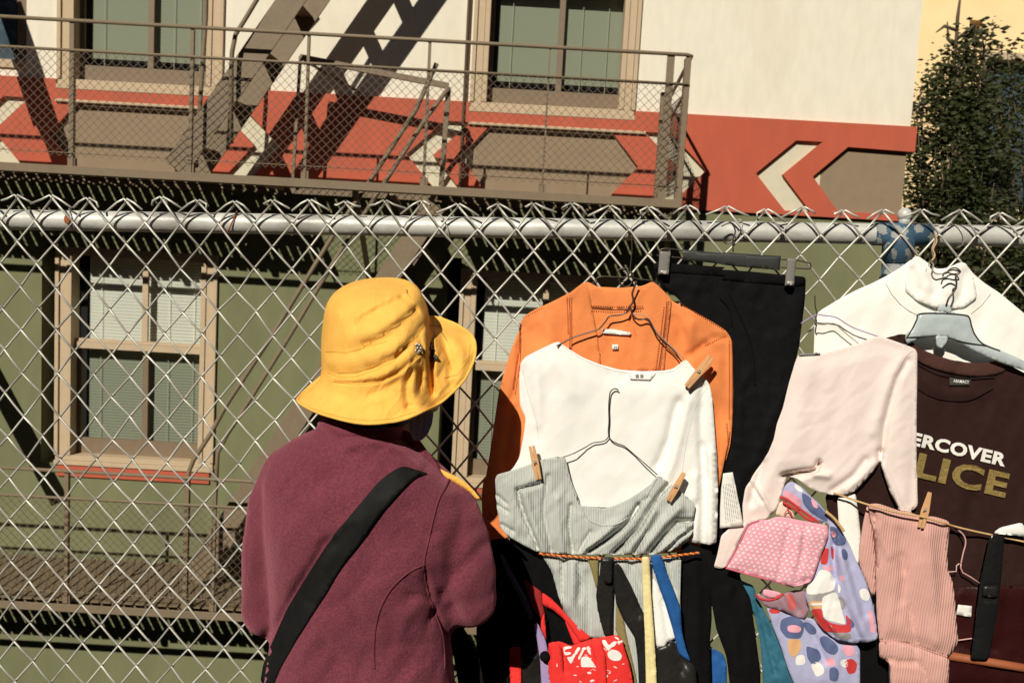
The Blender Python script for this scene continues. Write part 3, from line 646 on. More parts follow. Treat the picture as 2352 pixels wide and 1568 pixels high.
# ---- black trousers on a clip hanger
TR = empty('black_trousers', Q(2680, 1560, .0), 'wide black linen trousers clipped to a charcoal hanger, behind the orange jacket', 'trousers')
po = c('I', '1215,148 1420,158 1700,178') + c('K', '0,192 200,205 400,226 562,240 556,380 540,520 515,700 480,850 440,1000 400,1160 360,1330 300,1450 235,1568') + c('L', '430,140 380,300 330,560 200,640 130,760 -60,760 -190,560 -150,200') + c('I', '1500,1500 1500,1000 1500,700 1400,400 1240,260')
tb = cloth('trouser_leg', po, .006, m_black, TR, puff=.010, edge=16, folds=[(c('K', '330,460 290,540 250,650 225,760'), 7, -.008), (c('K', '110,380 80,460 130,600 190,720'), 8, -.006), (c('K', '180,840 130,980 120,1250'), 8, .006), (c('K', '420,1000 300,1250 200,1500'), 12, .006), (c('K', '100,1320 330,1370'), 6, .004)], drape=[(10, 60, .0030), (100, 40, .0012)], res=9, crinkle=.003)
decal('waistband', bvh(tb), c('I', '1218,150 1420,160 1700,180') + c('K', '0,194 400,228 560,243 556,300 400,292 0,258') + c('I', '1700,236 1400,215 1225,205'), m_black2, TR, .002, 9, .002)
seam('drawstring', bvh(tb), [c('K', '60,350 120,470 190,640 220,760 230,950'), c('K', '0,380 60,450 80,560')], .0012, m_black2, TR, .002)
CH = empty('clip_hanger', Q(1030*1.+660, 600, .02), 'charcoal clip hanger with two smoky plastic clips holding the black trousers', 'hanger')
bp = c('I', '1418,62 1700,88') + c('K', '0,78 200,92 398,104 390,198 200,182 0,160') + c('I', '1680,158 1412,130')
cloth('bar', bp, .018, m_plasd, CH, puff=.004, edge=6, res=8, thick=.008, lump=0, soft=0)
wire('clip_wire', c('I', '1255,72 1300,55 1415,70'), .020, .0013, m_wire, CH)
wire('clip_wire', c('I', '1340,110 1410,118'), .020, .0013, m_wire, CH); wire('clip_wire', c('I', '1245,95 1260,105 1335,110'), .020, .0013, m_wire, CH)
wire('clip_wire', c('K', '395,128 480,130 580,150 592,170 585,188 500,184 395,178'), .020, .0013, m_wire, CH)
wire('hanger_hook', c('K', '85,78 85,0 100,-60 70,-110 10,-90'), .016, .0014, m_wire, CH)
for q in (c('I', '1262,72 1332,78 1318,232 1250,222'), c('K', '445,118 502,124 482,304 424,298')):
    cl_ = empty('c', (0, 0, 0), None, None); bpy.data.objects.remove(cl_)
    k = cloth('clip', q, .024, m_clip, CH, puff=.003, edge=5, res=6, thick=.007, lump=0, soft=0)
    a_, b_, c_, d_ = [np.array(t) for t in q]
    g1 = (d_*.82+a_*.18); g2 = (c_*.82+b_*.18)
    s_ = cloth('clip_jaw', [tuple(g1+(g2-g1)*.2), tuple(g1+(g2-g1)*.85), tuple(d_+(c_-d_)*.85-[0, 3]), tuple(d_+(c_-d_)*.2-[0, 3])], .0335, m_cardw if False else m_galv, k, puff=.001, edge=3, res=4, thick=.002, lump=0, soft=0)
# ---- orange jacket sits over trousers; white boat-neck top
WT = empty('boat_neck_top', Q(1440, 1250, .05), 'white boat neck top on a dark wire hanger, hanging over the orange suede jacket', 'top')
wo = c('I', '598,660 540,685 450,728 385,762 352,800 346,870 346,1000 348,1080 372,1130 386,1160 375,1260 345,1420 300,1495 250,1530') + c('J', '260,380 500,640 900,700 1200,700 1362,705 1440,716 1505,722 1532,712 1538,500 1540,350 1528,120') + c('I', '1640,1500 1625,1300 1612,1120 1600,1000 1585,940 1545,890 1490,845 1434,776 1400,803 1345,843 1280,853 1150,857 1000,847 870,812 750,762 660,705')
wt = cloth('top_body', wo, .041, m_white, WT, puff=.018, edge=30, folds=[
    (c('I', '1390,1060 1350,1180 1330,1300 1250,1470'), 10, -.010), (c('I', '1450,1050 1400,1250 1350,1450 1300,1568'), 9, .006), (c('I', '1545,960 1530,1200 1560,1568'), 9, -.008), (c('J', '1440,120 1460,350 1450,716'), 7, -.009), (c('J', '1400,300 1395,500 1400,700'), 7, .007), (c('J', '1495,150 1500,450 1490,716'), 7, .008), (c('J', '1395,470 1380,600 1362,705'), 6, -.010),
    (c('I', '360,850 400,1050 470,1300'), 8, -.004), (c('I', '440,800 470,1000 460,1200'), 12, .004), (c('I', '600,780 700,1000'), 20, .004)], drape=[(12, 130, .0012)], lump=.0006, res=8)
TW = bvh(wt)
seam('neckline_hem', TW, [c('I', '604,672 660,714 750,772 870,822 1000,857 1150,867 1280,863 1345,853 1400,813 1430,785')], .0009, m_white, WT)
m_whs = mat('white_seam', (.55, .53, .48), .9)
seam('seam', TW, [c('J', '1364,690 1440,700 1505,706 1530,698'), c('I', '365,840 400,1000 455,1180 470,1330'), c('I', '1575,960 1500,1080 1440,1300 1400,1568')], .0005, m_whs, WT, .0)
lb = decal('neck_label', TW, c('I', '1055,868 1235,868 1200,916 1075,912'), m_labw, WT, .003, 5, .0008, soft=0)
decal('label_print', TW, c('I', '1104,876 1124,876 1124,896 1104,896'), m_ink, WT, .0055, 4, .0003, soft=0); decal('label_print', TW, c('I', '1134,876 1154,876 1154,896 1134,896'), m_ink, WT, .0055, 4, .0003, soft=0)
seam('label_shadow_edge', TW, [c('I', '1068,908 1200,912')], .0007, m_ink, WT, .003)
H2 = empty('wire_hanger', Q(1450, 760, .06), 'dark twisted wire hanger of the white boat neck top, in front of the orange collar', 'hanger')
wire('hook', c('I', '1110,268 1095,310 1082,350 1088,400 1062,440 1045,475'), .050, .0019, m_wire, H2)
wire('shoulder_wire', c('I', '1045,475 1000,490 935,498 905,535 870,575 845,588 760,615 690,638 622,675 590,690'), [.048]*9+[.056], .0014, m_wire, H2)
wire('shoulder_wire', c('I', '1072,440 1080,480 1110,512 1132,520 1180,514 1205,545 1240,612 1300,672 1360,730 1400,790'), .050, .0014, m_wire, H2)
wire('shoulder_wire', c('I', '1085,482 1150,490 1195,520 1225,575 1290,650 1420,776'), .046, .0009, m_wirel, H2)
# ---- grey ribbed dress
GD = empty('grey_ribbed_dress', Q(1390, 1560, .07), 'light grey ribbed scoop neck dress pinned over the white top, orange twine round its waist', 'dress')
go_ = c('J', '596,182 520,190 440,208 330,250 230,280 188,292 174,318 180,420 190,520 205,600 240,655 290,690 360,730 440,768 700,780 1000,782 1160,780 1290,745 1355,700 1382,640 1388,560 1402,476 1320,402 1240,340 1172,296 1130,350 1060,400 980,450 900,486 840,500 690,482 660,400 625,310')
gd = cloth('bodice', go_, .062, m_grey, GD, puff=.016, edge=22, folds=[
    (c('J', '1050,480 1010,545 950,620 860,690 750,760'), 4.3, -0.0279), (c('J', '1250,340 1200,390 1130,480 1060,600 980,690 905,770'), 4.3, -0.0279), (c('J', '1380,573 1285,575 1210,660 1130,760'), 4.3, -0.0279), (c('J', '1388,620 1300,680 1220,765'), 3.6, -0.0186), (c('J', '1365,690 1260,765'), 3.6, -0.0155),
    (c('J', '1150,520 1080,640 990,760'), 9.0, 0.0125), (c('J', '1300,500 1200,600 1080,760'), 10.0, 0.0125), (c('J', '900,600 820,680 700,770'), 9.0, 0.0100), (c('J', '1340,640 1180,760'), 6.0, 0.0100), (c('J', '960,720 880,775'), 3.2, -0.0124), (c('J', '1100,640 1030,770'), 3.2, -0.0109), (c('J', '500,300 470,520 520,760'), 5.0, -0.0078), (c('J', '760,640 720,700 690,770'), 3.2, -0.0093),
    (c('J', '440,348 312,382 325,460 360,560 420,700 440,765'), 3.6, -0.0186), (c('J', '350,400 400,560 470,765'), 10.0, 0.0088), (c('J', '640,480 628,600 650,760'), 4.3, -0.0124), (c('J', '560,440 560,600 590,770'), 9.0, 0.0075),
    (c('J', '185,420 240,470'), 3.6, -0.0093), (c('J', '190,480 250,520'), 3.6, -0.0093), (c('J', '215,600 280,640'), 4.3, -0.0093), (c('J', '1110,430 1060,470'), 3.6, -0.0093)], drape=[(8, 34, .0018)], res=4.6, crinkle=.0012)
TG = bvh(gd)
bk = cloth('back_neck', c('J', '690,482 840,494 1000,540 925,592 830,602 740,566'), .054, m_grey, GD, puff=.002, edge=8, res=6, lump=0)
seam('neckline_rib', TG, [c('J', '600,190 630,315 665,405 700,490 742,560 800,594 860,603 930,590 1010,530 1090,440 1165,310')], .0016, m_grey, GD, n=8)
decal('neck_label', bvh(bk), c('J', '722,490 895,494 893,526 742,520'), m_labd, GD, .0035, 5, .001, fb=.058, soft=0)
seam('hanging_loop', bvh(bk), [c('J', '895,515 960,525 1000,520')], .0008, m_wire, GD, .002, fb=.058)
so_ = c('J', '462,788 700,806 1000,812 1200,800 1318,805 1312,960 1308,1120 1300,1330 1290,1640 860,1640 845,1297 750,1292 680,1235 600,1150 562,1030 520,880')
sk = cloth('skirt', so_, .054, m_grey, GD, puff=.012, edge=16, folds=[(c('J', '600,800 585,900 590,1040'), 6, -.012), (c('J', '690,850 705,950 690,1060'), 6, -.010), (c('J', '560,860 610,1100'), 8, .006), (c('J', '650,820 650,1100 700,1290'), 9, .008), (c('J', '740,900 745,1050 760,1290'), 8, -.008), (c('J', '1010,830 1060,960 1090,1100'), 7, -.008), (c('J', '1240,830 1270,1000'), 6, -.008)], drape=[(4, 40, .0022)], res=8)
H3 = empty('wire_hanger', Q(1400, 920, .06), 'fine grey wire hanger inside the neckline of the grey ribbed dress', 'hanger')
wire('hook', c('I', '992,982 980,972 960,972 940,990 932,1030 928,1100 930,1180 926,1240 928,1282'), .060, .0012, m_wire, H3)
wire('shoulder_wire', c('I', '928,1282 905,1308 870,1318 825,1324 780,1350 700,1392 632,1416'), [.060]*5+[.072]*2, .0010, m_wire, H3)
wire('shoulder_wire', c('I', '928,1282 950,1310 985,1328 1030,1345 1090,1395 1160,1455 1246,1532'), [.060]*5+[.072]*2, .0010, m_wire, H3)
# ---- orange cord
OC = empty('orange_twine', Q(1340, 1278, .085), 'twisted orange and red twine tied straight across the grey ribbed dress', 'twine')
cp = dens(c('J', '445,775 560,788 730,800 900,806 1080,808 1200,798 1425,770'), 3.2, False); P1 = []; P2 = []
for i, p in enumerate(cp):
    P1.append(Q(p[0], p[1], .072)+np.array([0, .0012*math.cos(i*1.5), .0012*math.sin(i*1.5)])); P2.append(Q(p[0], p[1], .072)-np.array([0, .0012*math.cos(i*1.5), .0012*math.sin(i*1.5)]))
MB().tube(P1, .0015, 5).go('strand', m_cord, OC, True); MB().tube(P2, .0015, 5).go('strand', m_cordr, OC, True)
# ---- clothes pegs
def peg(label, a, b, off, spread=6, w_=9):
    a = np.array(a, float); b = np.array(b, float); t = (b-a)/np.linalg.norm(b-a); n = np.array([-t[1], t[0]]); L = np.linalg.norm(b-a)
    o = empty('clothespin', Q(b[0], b[1], off), label, 'clothespin', 'wooden clothespins')
    for s in (-1, 1):
        A_ = a+n*s*(spread); B_ = b+n*s*(w_*.33); m_ = a+t*L*.55+n*s*w_*.35
        V = []
        for (p, q, dd) in ((A_, .8, .0), (m_, 1.15, .003), (B_, .75, .0)):
            for (i, j) in ((-1, -1), (1, -1), (1, 1), (-1, 1)):
                pp = p+n*i*w_*.36*q; V.append(Q(pp[0], pp[1], off+j*.0045*q-.002*s))
        F = [(3, 2, 1, 0), (8, 9, 10, 11)]+[(k*4+i, k*4+(i+1) % 4, k*4+4+(i+1) % 4, k*4+4+i) for k in (0, 1) for i in range(4)]
        bevel(mk('peg_half', V, F, m_wood, o, False), .0008)
    mm = a+t*L*.5
    MB().tube([Q(*(mm+t*4*math.cos(k*.9)+n*(k*.22-3)), off+.006+.0035*math.sin(k*.9)) for k in range(30)], .0006, 5).go('spring', m_spring, o, True)
peg('wooden clothespin leaning right on the right shoulder of the white top', c('I', '1600,762')[0], c('I', '1438,958')[0], .066, 5, 12)
peg('wooden clothespin on the left shoulder of the grey ribbed dress', c('J', '398,116')[0], c('J', '442,322')[0], .082, 4, 11)
peg('wooden clothespin on the right shoulder of the grey ribbed dress', c('J', '1332,280')[0], c('J', '1238,454')[0], .082, 2, 11)
peg('upright wooden clothespin on the waistband edge of the dusty pink ribbed top', c('L', '1618,264')[0], c('L', '1556,508')[0], .074, 1, 13)
# ---- white turtleneck sweater
TS = empty('white_turtleneck_sweater', Q(2150, 1250, .0), 'white turtleneck sweater with a loose collar at the top right', 'sweater')
to = c('K', '1290,120 1262,118 1180,180 1100,228 1000,280 900,322 780,385 690,440 640,470 618,520 616,640 612,760 620,1000 640,1568 2100,1568 2200,700 1990,480 1820,340 1740,290 1660,225 1600,150 1560,150 1480,185 1420,190 1350,160')
ts = cloth('sweater_body', to, .004, m_white2, TS, puff=.016, edge=26, folds=[(c('K', '620,560 760,545 900,670'), 6, .003)], drape=[(30, 90, .0015)], res=10)
tc_ = cloth('collar', c('K', '1262,112 1235,180 1215,260 1210,330 1290,400 1400,440 1500,450 1600,440 1680,380 1668,290 1640,215 1605,148 1560,148 1480,190 1420,192 1360,150 1295,104'), .017, m_white2, TS, puff=.005, edge=10, folds=[(c('K', '1250,200 1262,280 1290,330'), 9, -.004), (c('K', '1400,260 1415,300 1408,350'), 12, -.004), (c('K', '1600,220 1590,320 1565,400'), 10, -.005), (c('K', '1330,200 1350,300'), 12, .004), (c('K', '1500,260 1500,340'), 12, .004)], res=7)
T3 = bvh(ts); stitches('collar_seam', T3, [c('K', '1085,285 1120,350 1180,420 1240,465 1300,492'), c('K', '1640,480 1710,425 1770,350')], 3.2, .0006, mat('beige_thread', (.55, .48, .38)), TS)
stitches('collar_stitch', bvh(tc_), [c('K', '1345,200 1352,180'), c('K', '1366,142 1368,165')], 3, .0007, mat('beige_thread', (.55, .48, .38)), TS)
T3H = empty('wire_hanger', Q(2140, 600, .02), 'wire hanger of the white turtleneck sweater tied to the rail with twisted string', 'hanger')
wire('hook', c('K', '1400,-60 1404,0 1385,60 1396,110 1380,140 1394,160 1390,200 1420,222 1480,218'), .030, .0013, m_wirel, T3H)
wire('string', c('K', '1405,-40 1415,10 1392,60 1404,100 1385,135'), .033, .0014, m_tan, T3H)
wire('shoulder_wire', c('K', '1480,218 1500,190 1540,182 1570,208 1530,222 1470,212 1455,240'), .036, .0013, m_wire, T3H)
PW = empty('wire_hanger', Q(2060, 870, .02), 'lilac coated wire hanger arm crossing the left shoulder of the white turtleneck sweater', 'hanger')
wire('shoulder_wire', c('K', '530,545 560,525 630,488 680,492 760,506 830,550 890,580 1005,620 1090,650'), .034, .0012, m_lil, PW)
wire('lower_wire', c('K', '630,548 680,552 745,545 800,590 860,640 905,674'), .034, .0010, m_wirel, PW)
wire('dark_twist', c('K', '620,360 622,430 632,480 622,540 632,560'), .034, .0011, m_wire, PW)
# ---- brown T-shirt with print
BT = empty('brown_t_shirt', Q(2200, 1420, .03), 'dark brown crew neck T-shirt with UNDERCOVER POLICE print on a grey plastic hanger', 't-shirt')
bo = c('K', '1050,650 1120,630 1215,610 1262,672 1330,718 1420,755 1520,785 1620,800 1720,802 1790,792 1840,770 1900,820 2050,900 2150,1568') + c('L', '2400,700 2300,960 2000,960 1850,1000 1500,960 1000,700 900,300') + c('K', '900,1300 960,900')
bt = cloth('shirt_body', bo, .026, m_brown, BT, puff=.012, edge=14, folds=[(c('K', '1300,900 1450,1000 1700,1010'), 12, .004), (c('L', '1900,300 1850,700'), 14, -.006)], drape=[(15, 80, .0018)], res=9)
TB = bvh(bt)
nb = decal('neck_band', TB, c('K', '1240,650 1262,672 1330,718 1420,755 1520,785 1620,800 1720,802 1790,792 1850,765 1870,850 1800,880 1700,890 1600,885 1500,868 1400,840 1310,800 1255,760'), m_brown2, BT, .0045, 6, .002)
seam('shoulder_seam', TB, [c('K', '1290,960 1380,1010 1480,1036 1600,1040 1700,1010 1790,960'), c('K', '1290,800 1400,860 1500,885 1620,900 1800,890')], .0008, mat('black_thread', (.01, .006, .005)), BT, .0065)
decal('neck_label', TB, c('K', '1500,888 1642,900 1632,950 1500,950'), m_labd, BT, .004, 5, .001, soft=0)
TBN = bvh(bt)
textdecal('label_text', TBN, 'ABAMACY', c('K', '1524,928')[0], c('K', '1626,938')[0], 7, m_cardw, BT, .0065, .02)
textdecal('print_line', TBN, 'UNDERCOVER', c('K', '925,1262')[0], c('K', '1860,1481')[0], 31, m_cardw, BT, .004, .042)
textdecal('print_line', TBN, 'POLICE', c('K', '855,1449')[0], c('K', '1860,1685')[0], 58, m_gold, BT, .004, .036)
# ---- grey plastic hanger
PH_ = empty('plastic_hanger', Q(2165, 800, .05), 'pale grey plastic coat hanger holding the brown printed T-shirt', 'hanger')
po_ = c('K', '1318,478 1450,474 1600,486 1632,505 1645,560 1662,610 1700,665 1760,692 1830,718 1990,790 2100,850 2100,890 1830,800 1700,742 1560,668 1490,632 1410,622 1300,642 1225,682 1212,650 1216,618 1258,578 1285,520 1300,488')
ph = cloth('hanger_body', po_, .046, m_plas, PH_, puff=.006, edge=7, res=7, thick=.006, lump=.001)
cloth('neck_knob', c('K', '1425,468 1430,430 1450,416 1490,418 1510,440 1514,476'), .048, m_plas, PH_, puff=.006, edge=8, res=5, thick=.006, lump=0)
cloth('strap_clip', c('K', '1408,628 1492,630 1468,690 1445,706 1422,690'), .050, m_plas, PH_, puff=.003, edge=4, res=5, thick=.004, lump=0, folds=[(c('K', '1436,640 1442,690'), 2.5, -.004), (c('K', '1466,640 1460,690'), 2.5, -.004)])
seam('hanger_rim', bvh(ph), [c('K', '1218,640 1255,582 1285,520 1305,482 1450,478 1600,490 1630,510 1645,565 1668,620 1720,678 1830,722'), c('K', '1225,636 1300,632 1410,628 1490,638 1600,668 1740,690')], .0012, m_plasd, PH_, .001)
wire('hook', c('K', '1480,420 1495,380 1530,335 1545,290 1540,240 1565,210 1520,195 1470,215'), .056, .0016, m_wire, PH_)
# ---- blush pink ribbed top
BP = empty('blush_ribbed_top', Q(2000, 1440, .05), 'pale blush long sleeved ribbed top draped between the black trousers and the brown T-shirt', 'top')
bo = c('K', '515,742 655,742 780,712 900,675 1000,634 1050,628 1130,655 1240,695 1278,712 1290,740 1288,900 1284,1200 1284,1568') + c('L', '1530,120 1535,355 1505,372 1480,384 1500,404 1432,412 1400,370 1345,262 1322,200 1292,110 1278,50 1240,110 1180,180 1100,262 1030,288 940,280 850,262 770,220 715,170 640,150 612,250 570,380 500,450 440,462 372,482 320,580 270,690 232,760 200,790 140,776 165,690 192,560 260,500 344,490 336,360 355,240 412,150 470,60 515,-10') + c('K', '352,1300 372,1200 410,1100 452,930 490,800')
bp_ = cloth('top_body', bo, .044, m_blush, BP, puff=.018, edge=26, folds=[
    (c('K', '1225,790 1160,900 1120,1050 1080,1200 1060,1380'), 8, -.008), (c('K', '1180,800 1080,1000 1000,1250'), 14, .005), (c('K', '1045,1380 1050,1450'), 5, -.012), (c('L', '612,150 700,132 840,112 862,62'), 5, -.032), (c('L', '640,165 740,160 800,140'), 6, -.012), (c('L', '700,170 820,140 920,150'), 8, .008), (c('L', '470,60 430,200 400,330'), 9, -.008), (c('L', '410,190 480,300 530,390'), 4, .006), (c('L', '380,200 470,330'), 4, -.006), (c('L', '1240,60 1140,170 1050,250'), 6, .006), (c('L', '1180,40 1100,150 950,250'), 7, -.006), (c('L', '1290,60 1380,260 1430,400'), 6, .006)], drape=[(14, 110, .0018)], lump=.0008, res=5.5)
decal('flat_tag', bvh(bp_), c('K', '515,742 655,738 655,748 518,756'), m_ink, BP, .003, 4, .002, soft=0)
m_bls = mat('blush_seam', (.60, .46, .40), .9)
seam('seam', bvh(bp_), [c('L', '1400,372 1440,392 1500,380 1530,352'), c('K', '1262,722 1200,780 1120,960 1070,1180 1045,1390'), c('L', '150,762 200,778 235,750')], .0007, m_bls, BP, .0)
# white strip hem behind (turtleneck lower hem)
cloth('sweater_hem', c('L', '985,300 1110,270 1130,420 1145,560 1140,760 1060,720 1000,600'), .040, m_white2, TS, puff=.008, edge=10, res=8)
# ---- white paper price card
PC = empty('price_card', Q(1679, 1211, .06), 'white paper card printed with small grey lines, right of the white top', 'card')
pc = cloth('card_sheet', c('J', '1572,285 1630,277 1697,606 1552,620 1553,500 1560,380'), .058, m_cardw, PC, puff=0, edge=4, res=10, thick=.0006, lump=.0012, soft=0)
b = MB(); Tp = bvh(pc)
for k in range(7):
    p0 = np.array(c('J', '%f,%f' % (1572+k*10, 350-k*1))[0]); p1 = np.array(c('J', '%f,%f' % (1590+k*13, 590-k*4))[0]); L = dens([p0, p1], 2.4, False)
    for i in range(0, len(L)-1):
        if (i*7+k*3) % 5: b.tube([hitp(Tp, *L[i], .0006, .06), hitp(Tp, *(np.array(L[i])*.3+np.array(L[i+1])*.7), .0006, .06)], .00045, 4)
b.go('printed_lines', m_ink, PC)
# ---- polka dot pouch
PD = empty('polka_dot_pouch', Q(1780, 1345, .06), 'pink pouch with white polka dots and a red zip under the blush sleeve', 'pouch')
pd = cloth('pouch_body', c('L', '560,430 520,452 450,455 372,490 330,580 270,690 218,780 400,830 560,872 690,910 760,890 812,866 835,810 870,700 905,620 928,550 918,490 850,478 700,450 640,436'), .070, m_dot, PD, puff=.012, edge=18, folds=[(c('L', '650,520 610,700 580,860'), 5, -.004), (c('L', '770,480 740,700 700,860'), 5, -.004), (c('L', '700,890 800,860'), 4, -.006), (c('L', '730,560 700,760'), 8, .004)], res=7)
TP = bvh(pd); seam('piping', TP, [c('L', '450,456 375,492 330,585 272,692 222,776'), c('L', '222,782 400,833 560,875 690,912')], .0013, m_dots2, PD, .0005)
b = MB(); dp = c('L', '560,430 450,460 372,490 330,580 270,690 225,778 400,825 560,868 690,905 812,862 870,700 925,550 915,492 700,450')
for i in range(24):
    for j in range(24):
        x, y = 1655+i*12.4+(j % 2)*6.2+random.uniform(-1, 1)-j*2.2, 1175+j*8.2+i*2.2+random.uniform(-1, 1)
        if inside([(x, y)], dp)[0] and segdist([(x, y)], dp, True)[0] > 4: rr_ = 2.5+random.random(); b.add([hitp(TP, x+rr_*math.cos(t), y+rr_*math.sin(t), .0012, .08) for t in np.linspace(0, 2*math.pi, 8, endpoint=False)], [tuple(range(7, -1, -1))])
b.go('white_dots', mat('white_dot_print', (.84, .68, .68)), PD)
cloth('zip_panel', c('L', '560,420 590,330 640,320 680,400 700,440 640,440'), .066, mat('cream_cotton', (.80, .62, .50)), PD, puff=.004, edge=8, res=6)
for s in ('590,296 640,310 720,370 790,420 858,468', '610,330 700,380 770,440 830,462'): cloth('zip', [(x, y-3) for x, y in c('L', s)]+[(x, y+4) for x, y in c('L', s)][::-1], .074, m_redp, PD, puff=.002, edge=4, res=5)
wire('zip_pull', c('L', '620,420 640,390 665,400 680,440 660,400 640,360'), .078, .0008, m_redp, PD)
# ---- lavender printed apron
LA = empty('printed_lavender_bag', Q(2010, 1470, .05), 'lavender fabric bag printed with navy, pink, white and red shapes, beside the dusty pink top', 'bag')
la = cloth('bag_body', c('L', '680,190 740,225 800,288 860,340 905,395 960,450 1010,520 1052,590 1100,700 1150,800 1190,900 1222,1010 1245,1120 1262,1270 1180,1292 1080,1292 1000,1285 930,1235 870,1170 825,1110 780,1030 765,960 800,880 830,820 860,740 900,630 925,560 932,480 850,462 760,410 680,340 600,292 618,240 640,200'), .056, m_lav, LA, puff=.014, edge=16, folds=[(c('L', '965,560 960,740 972,860'), 6, -.012), (c('L', '1010,700 1060,900 1120,1100 1200,1280'), 10, .008), (c('L', '1040,640 1100,850 1180,1100'), 8, -.006), (c('L', '1000,1000 1080,1150 1140,1280'), 6, -.006), (c('L', '900,1150 960,1240'), 5, -.005), (c('L', '800,1000 900,1150 1020,1250'), 8, .006)], drape=[(25, 40, .0016)], res=7)
TL = bvh(la)
def pat(pt, m, lift=.0010): decal('print_patch', TLX, c('L', pt), m, LAX, lift*(.75 if lift > .002 else .8), 4, .0001, soft=4)
TLX, LAX = TL, LA
pat('740,262 790,290 850,350 905,400 925,470 860,440 800,400 750,340', m_navy); pat('800,300 840,330 860,380 820,370', m_pinkp, .0022); pat('620,245 680,270 740,320 735,370 670,330 612,290', m_pinkp)
pat('930,490 990,510 1050,580 1040,625 980,632 950,600', m_navy); pat('935,525 975,530 985,565 950,580', m_pinkp, .0022)
pat('885,650 930,640 918,760 865,755', m_redp); pat('940,620 962,640 960,730 945,720', m_redp)
pat('865,790 930,800 970,860 968,930 880,960 775,962 770,915 830,860', m_whp); pat('880,770 960,760 965,800 905,808', m_pinkp); pat('770,955 880,955 975,930 968,980 860,1010 780,1000', m_gryp)
pat('780,1005 890,1005 890,1055 800,1065', m_tanp); pat('790,1020 900,1018 900,1034 795,1040', m_whp, .0022)
pat('800,1065 880,1055 890,1130 950,1160 1050,1175 1040,1090 1085,1150 1080,1220 990,1225 900,1215 850,1150', m_redp); pat('880,980 975,940 1000,1000 1020,1090 1045,1170 960,1150 895,1130 880,1060', m_whp, .0022)
pat('940,1225 1000,1210 1080,1230 1085,1270 1000,1265', m_gryp); pat('985,885 1010,900 1005,950 990,960', m_whp); pat('990,970 1040,1000 1042,1060 1010,1070', m_gryp)
pat('1130,930 1180,915 1210,960 1200,1010 1150,1000', m_whp); pat('1190,1060 1225,1080 1250,1230 1215,1230', m_pinkp)
for q, m_ in (('1010,650 1040,645 1062,690 1050,735 1020,720', m_navy), ('1000,820 1035,840 1030,880 1000,870', m_pinkp), ('690,200 740,235 760,270 720,262 690,235', m_whp), ('1040,1120 1080,1125 1110,1180 1075,1200 1050,1165', m_navy)): pat(q, m_)
# ---- lower printed bag
LB = empty('printed_drawstring_bag', Q(1920, 1565, .03), 'lavender printed bag with navy and tan shapes at the bottom edge, beside the teal canvas', 'bag')
lb2 = cloth('bag_body', c('L', '500,1050 560,1060 640,1080 760,1120 820,1130 900,1200 1000,1262 1100,1285 1140,1340 1140,1600 700,1600 640,1450 600,1320 560,1220'), .040, m_lav, LB, puff=.012, edge=14, folds=[(c('L', '780,1160 850,1300 900,1420'), 8, -.008)], drape=[(15, 40, .0018)], res=7)
TLX, LAX = bvh(lb2), LB
pat('510,1058 600,1065 600,1090 525,1095', m_redp); pat('600,1130 680,1105 750,1140 760,1200 735,1265 640,1262 590,1200', m_navy); pat('640,1175 700,1168 748,1190 730,1225 645,1218', m_pinkp, .0022); pat('645,1265 735,1268 740,1330 690,1400 650,1360', m_tanp); pat('700,1380 760,1370 770,1440 700,1450', m_whp); pat('770,1310 860,1340 880,1400 820,1450 780,1400', m_navy)
pat('900,1400 960,1390 980,1450 900,1450', m_pinkp); pat('1000,1410 1050,1400 1060,1460 1010,1460', m_whp)
md = cloth('pouch_flap', c('L', '430,960 520,975 610,960 700,930 770,940 780,1000 790,1090 760,1135 660,1100 560,1060 500,1050 440,1000'), .046, mat('mauve_lining', (.33, .20, .24), .8, spots=((.55, .12, .12), .8, .30, 30, 'v')), LB, puff=.008, edge=10, folds=[(c('L', '640,960 720,1080'), 6, -.008), (c('L', '600,980 640,1070'), 6, .006)], res=7)
cloth('pink_trim', c('L', '480,925 560,940 610,955 580,985 500,985 470,960'), .050, m_pinkp, LB, puff=.004, edge=6, res=6); seam('red_piping', bvh(md), [c('L', '425,960 460,990 520,1000 580,985 612,960')], .0018, m_redp, LB, .001, fb=.05)
BKC = empty('black_cloth', Q(2000, 1590, .01), 'black cloth hanging low behind the printed bags and the dusty pink top', 'cloth')
cloth('cloth_panel', c('L', '1080,1230 1200,1200 1300,1210 1330,1300 1340,1600 1060,1600'), .014, m_black2, BKC, puff=.008, edge=12)
for q, m_ in (('860,1250 900,1240 960,1280 1000,1330 970,1380 910,1360 870,1300', m_navy), ('800,1440 850,1415 890,1450 900,1500 840,1530', m_whp), ('745,1150 790,1150 840,1190 850,1230 800,1240 765,1200', m_navy), ('1030,1420 1080,1395 1125,1430 1110,1500 1060,1510', m_redp), ('930,1460 980,1455 1000,1500 985,1560 930,1550', m_navy), ('1010,1320 1060,1300 1110,1330 1100,1380 1050,1390', m_pinkp)): pat(q, m_)
# ---- teal canvas
TE = empty('teal_canvas_trousers', Q(1790, 1600, .01), 'teal blue canvas trousers hanging between the black trousers and the printed bags', 'trousers')
cloth('trouser_leg', c('L', '296,850 360,880 412,900 440,1000 500,1110 560,1220 620,1340 680,1460 700,1600 480,1600 460,1300 420,1100 360,980'), .020, m_teal, TE, puff=.012, edge=12, folds=[(c('L', '440,1020 500,1250 560,1500'), 5, -.012), (c('L', '500,1180 600,1420'), 4, -.008)], drape=[(20, 30, .0012)], res=7)
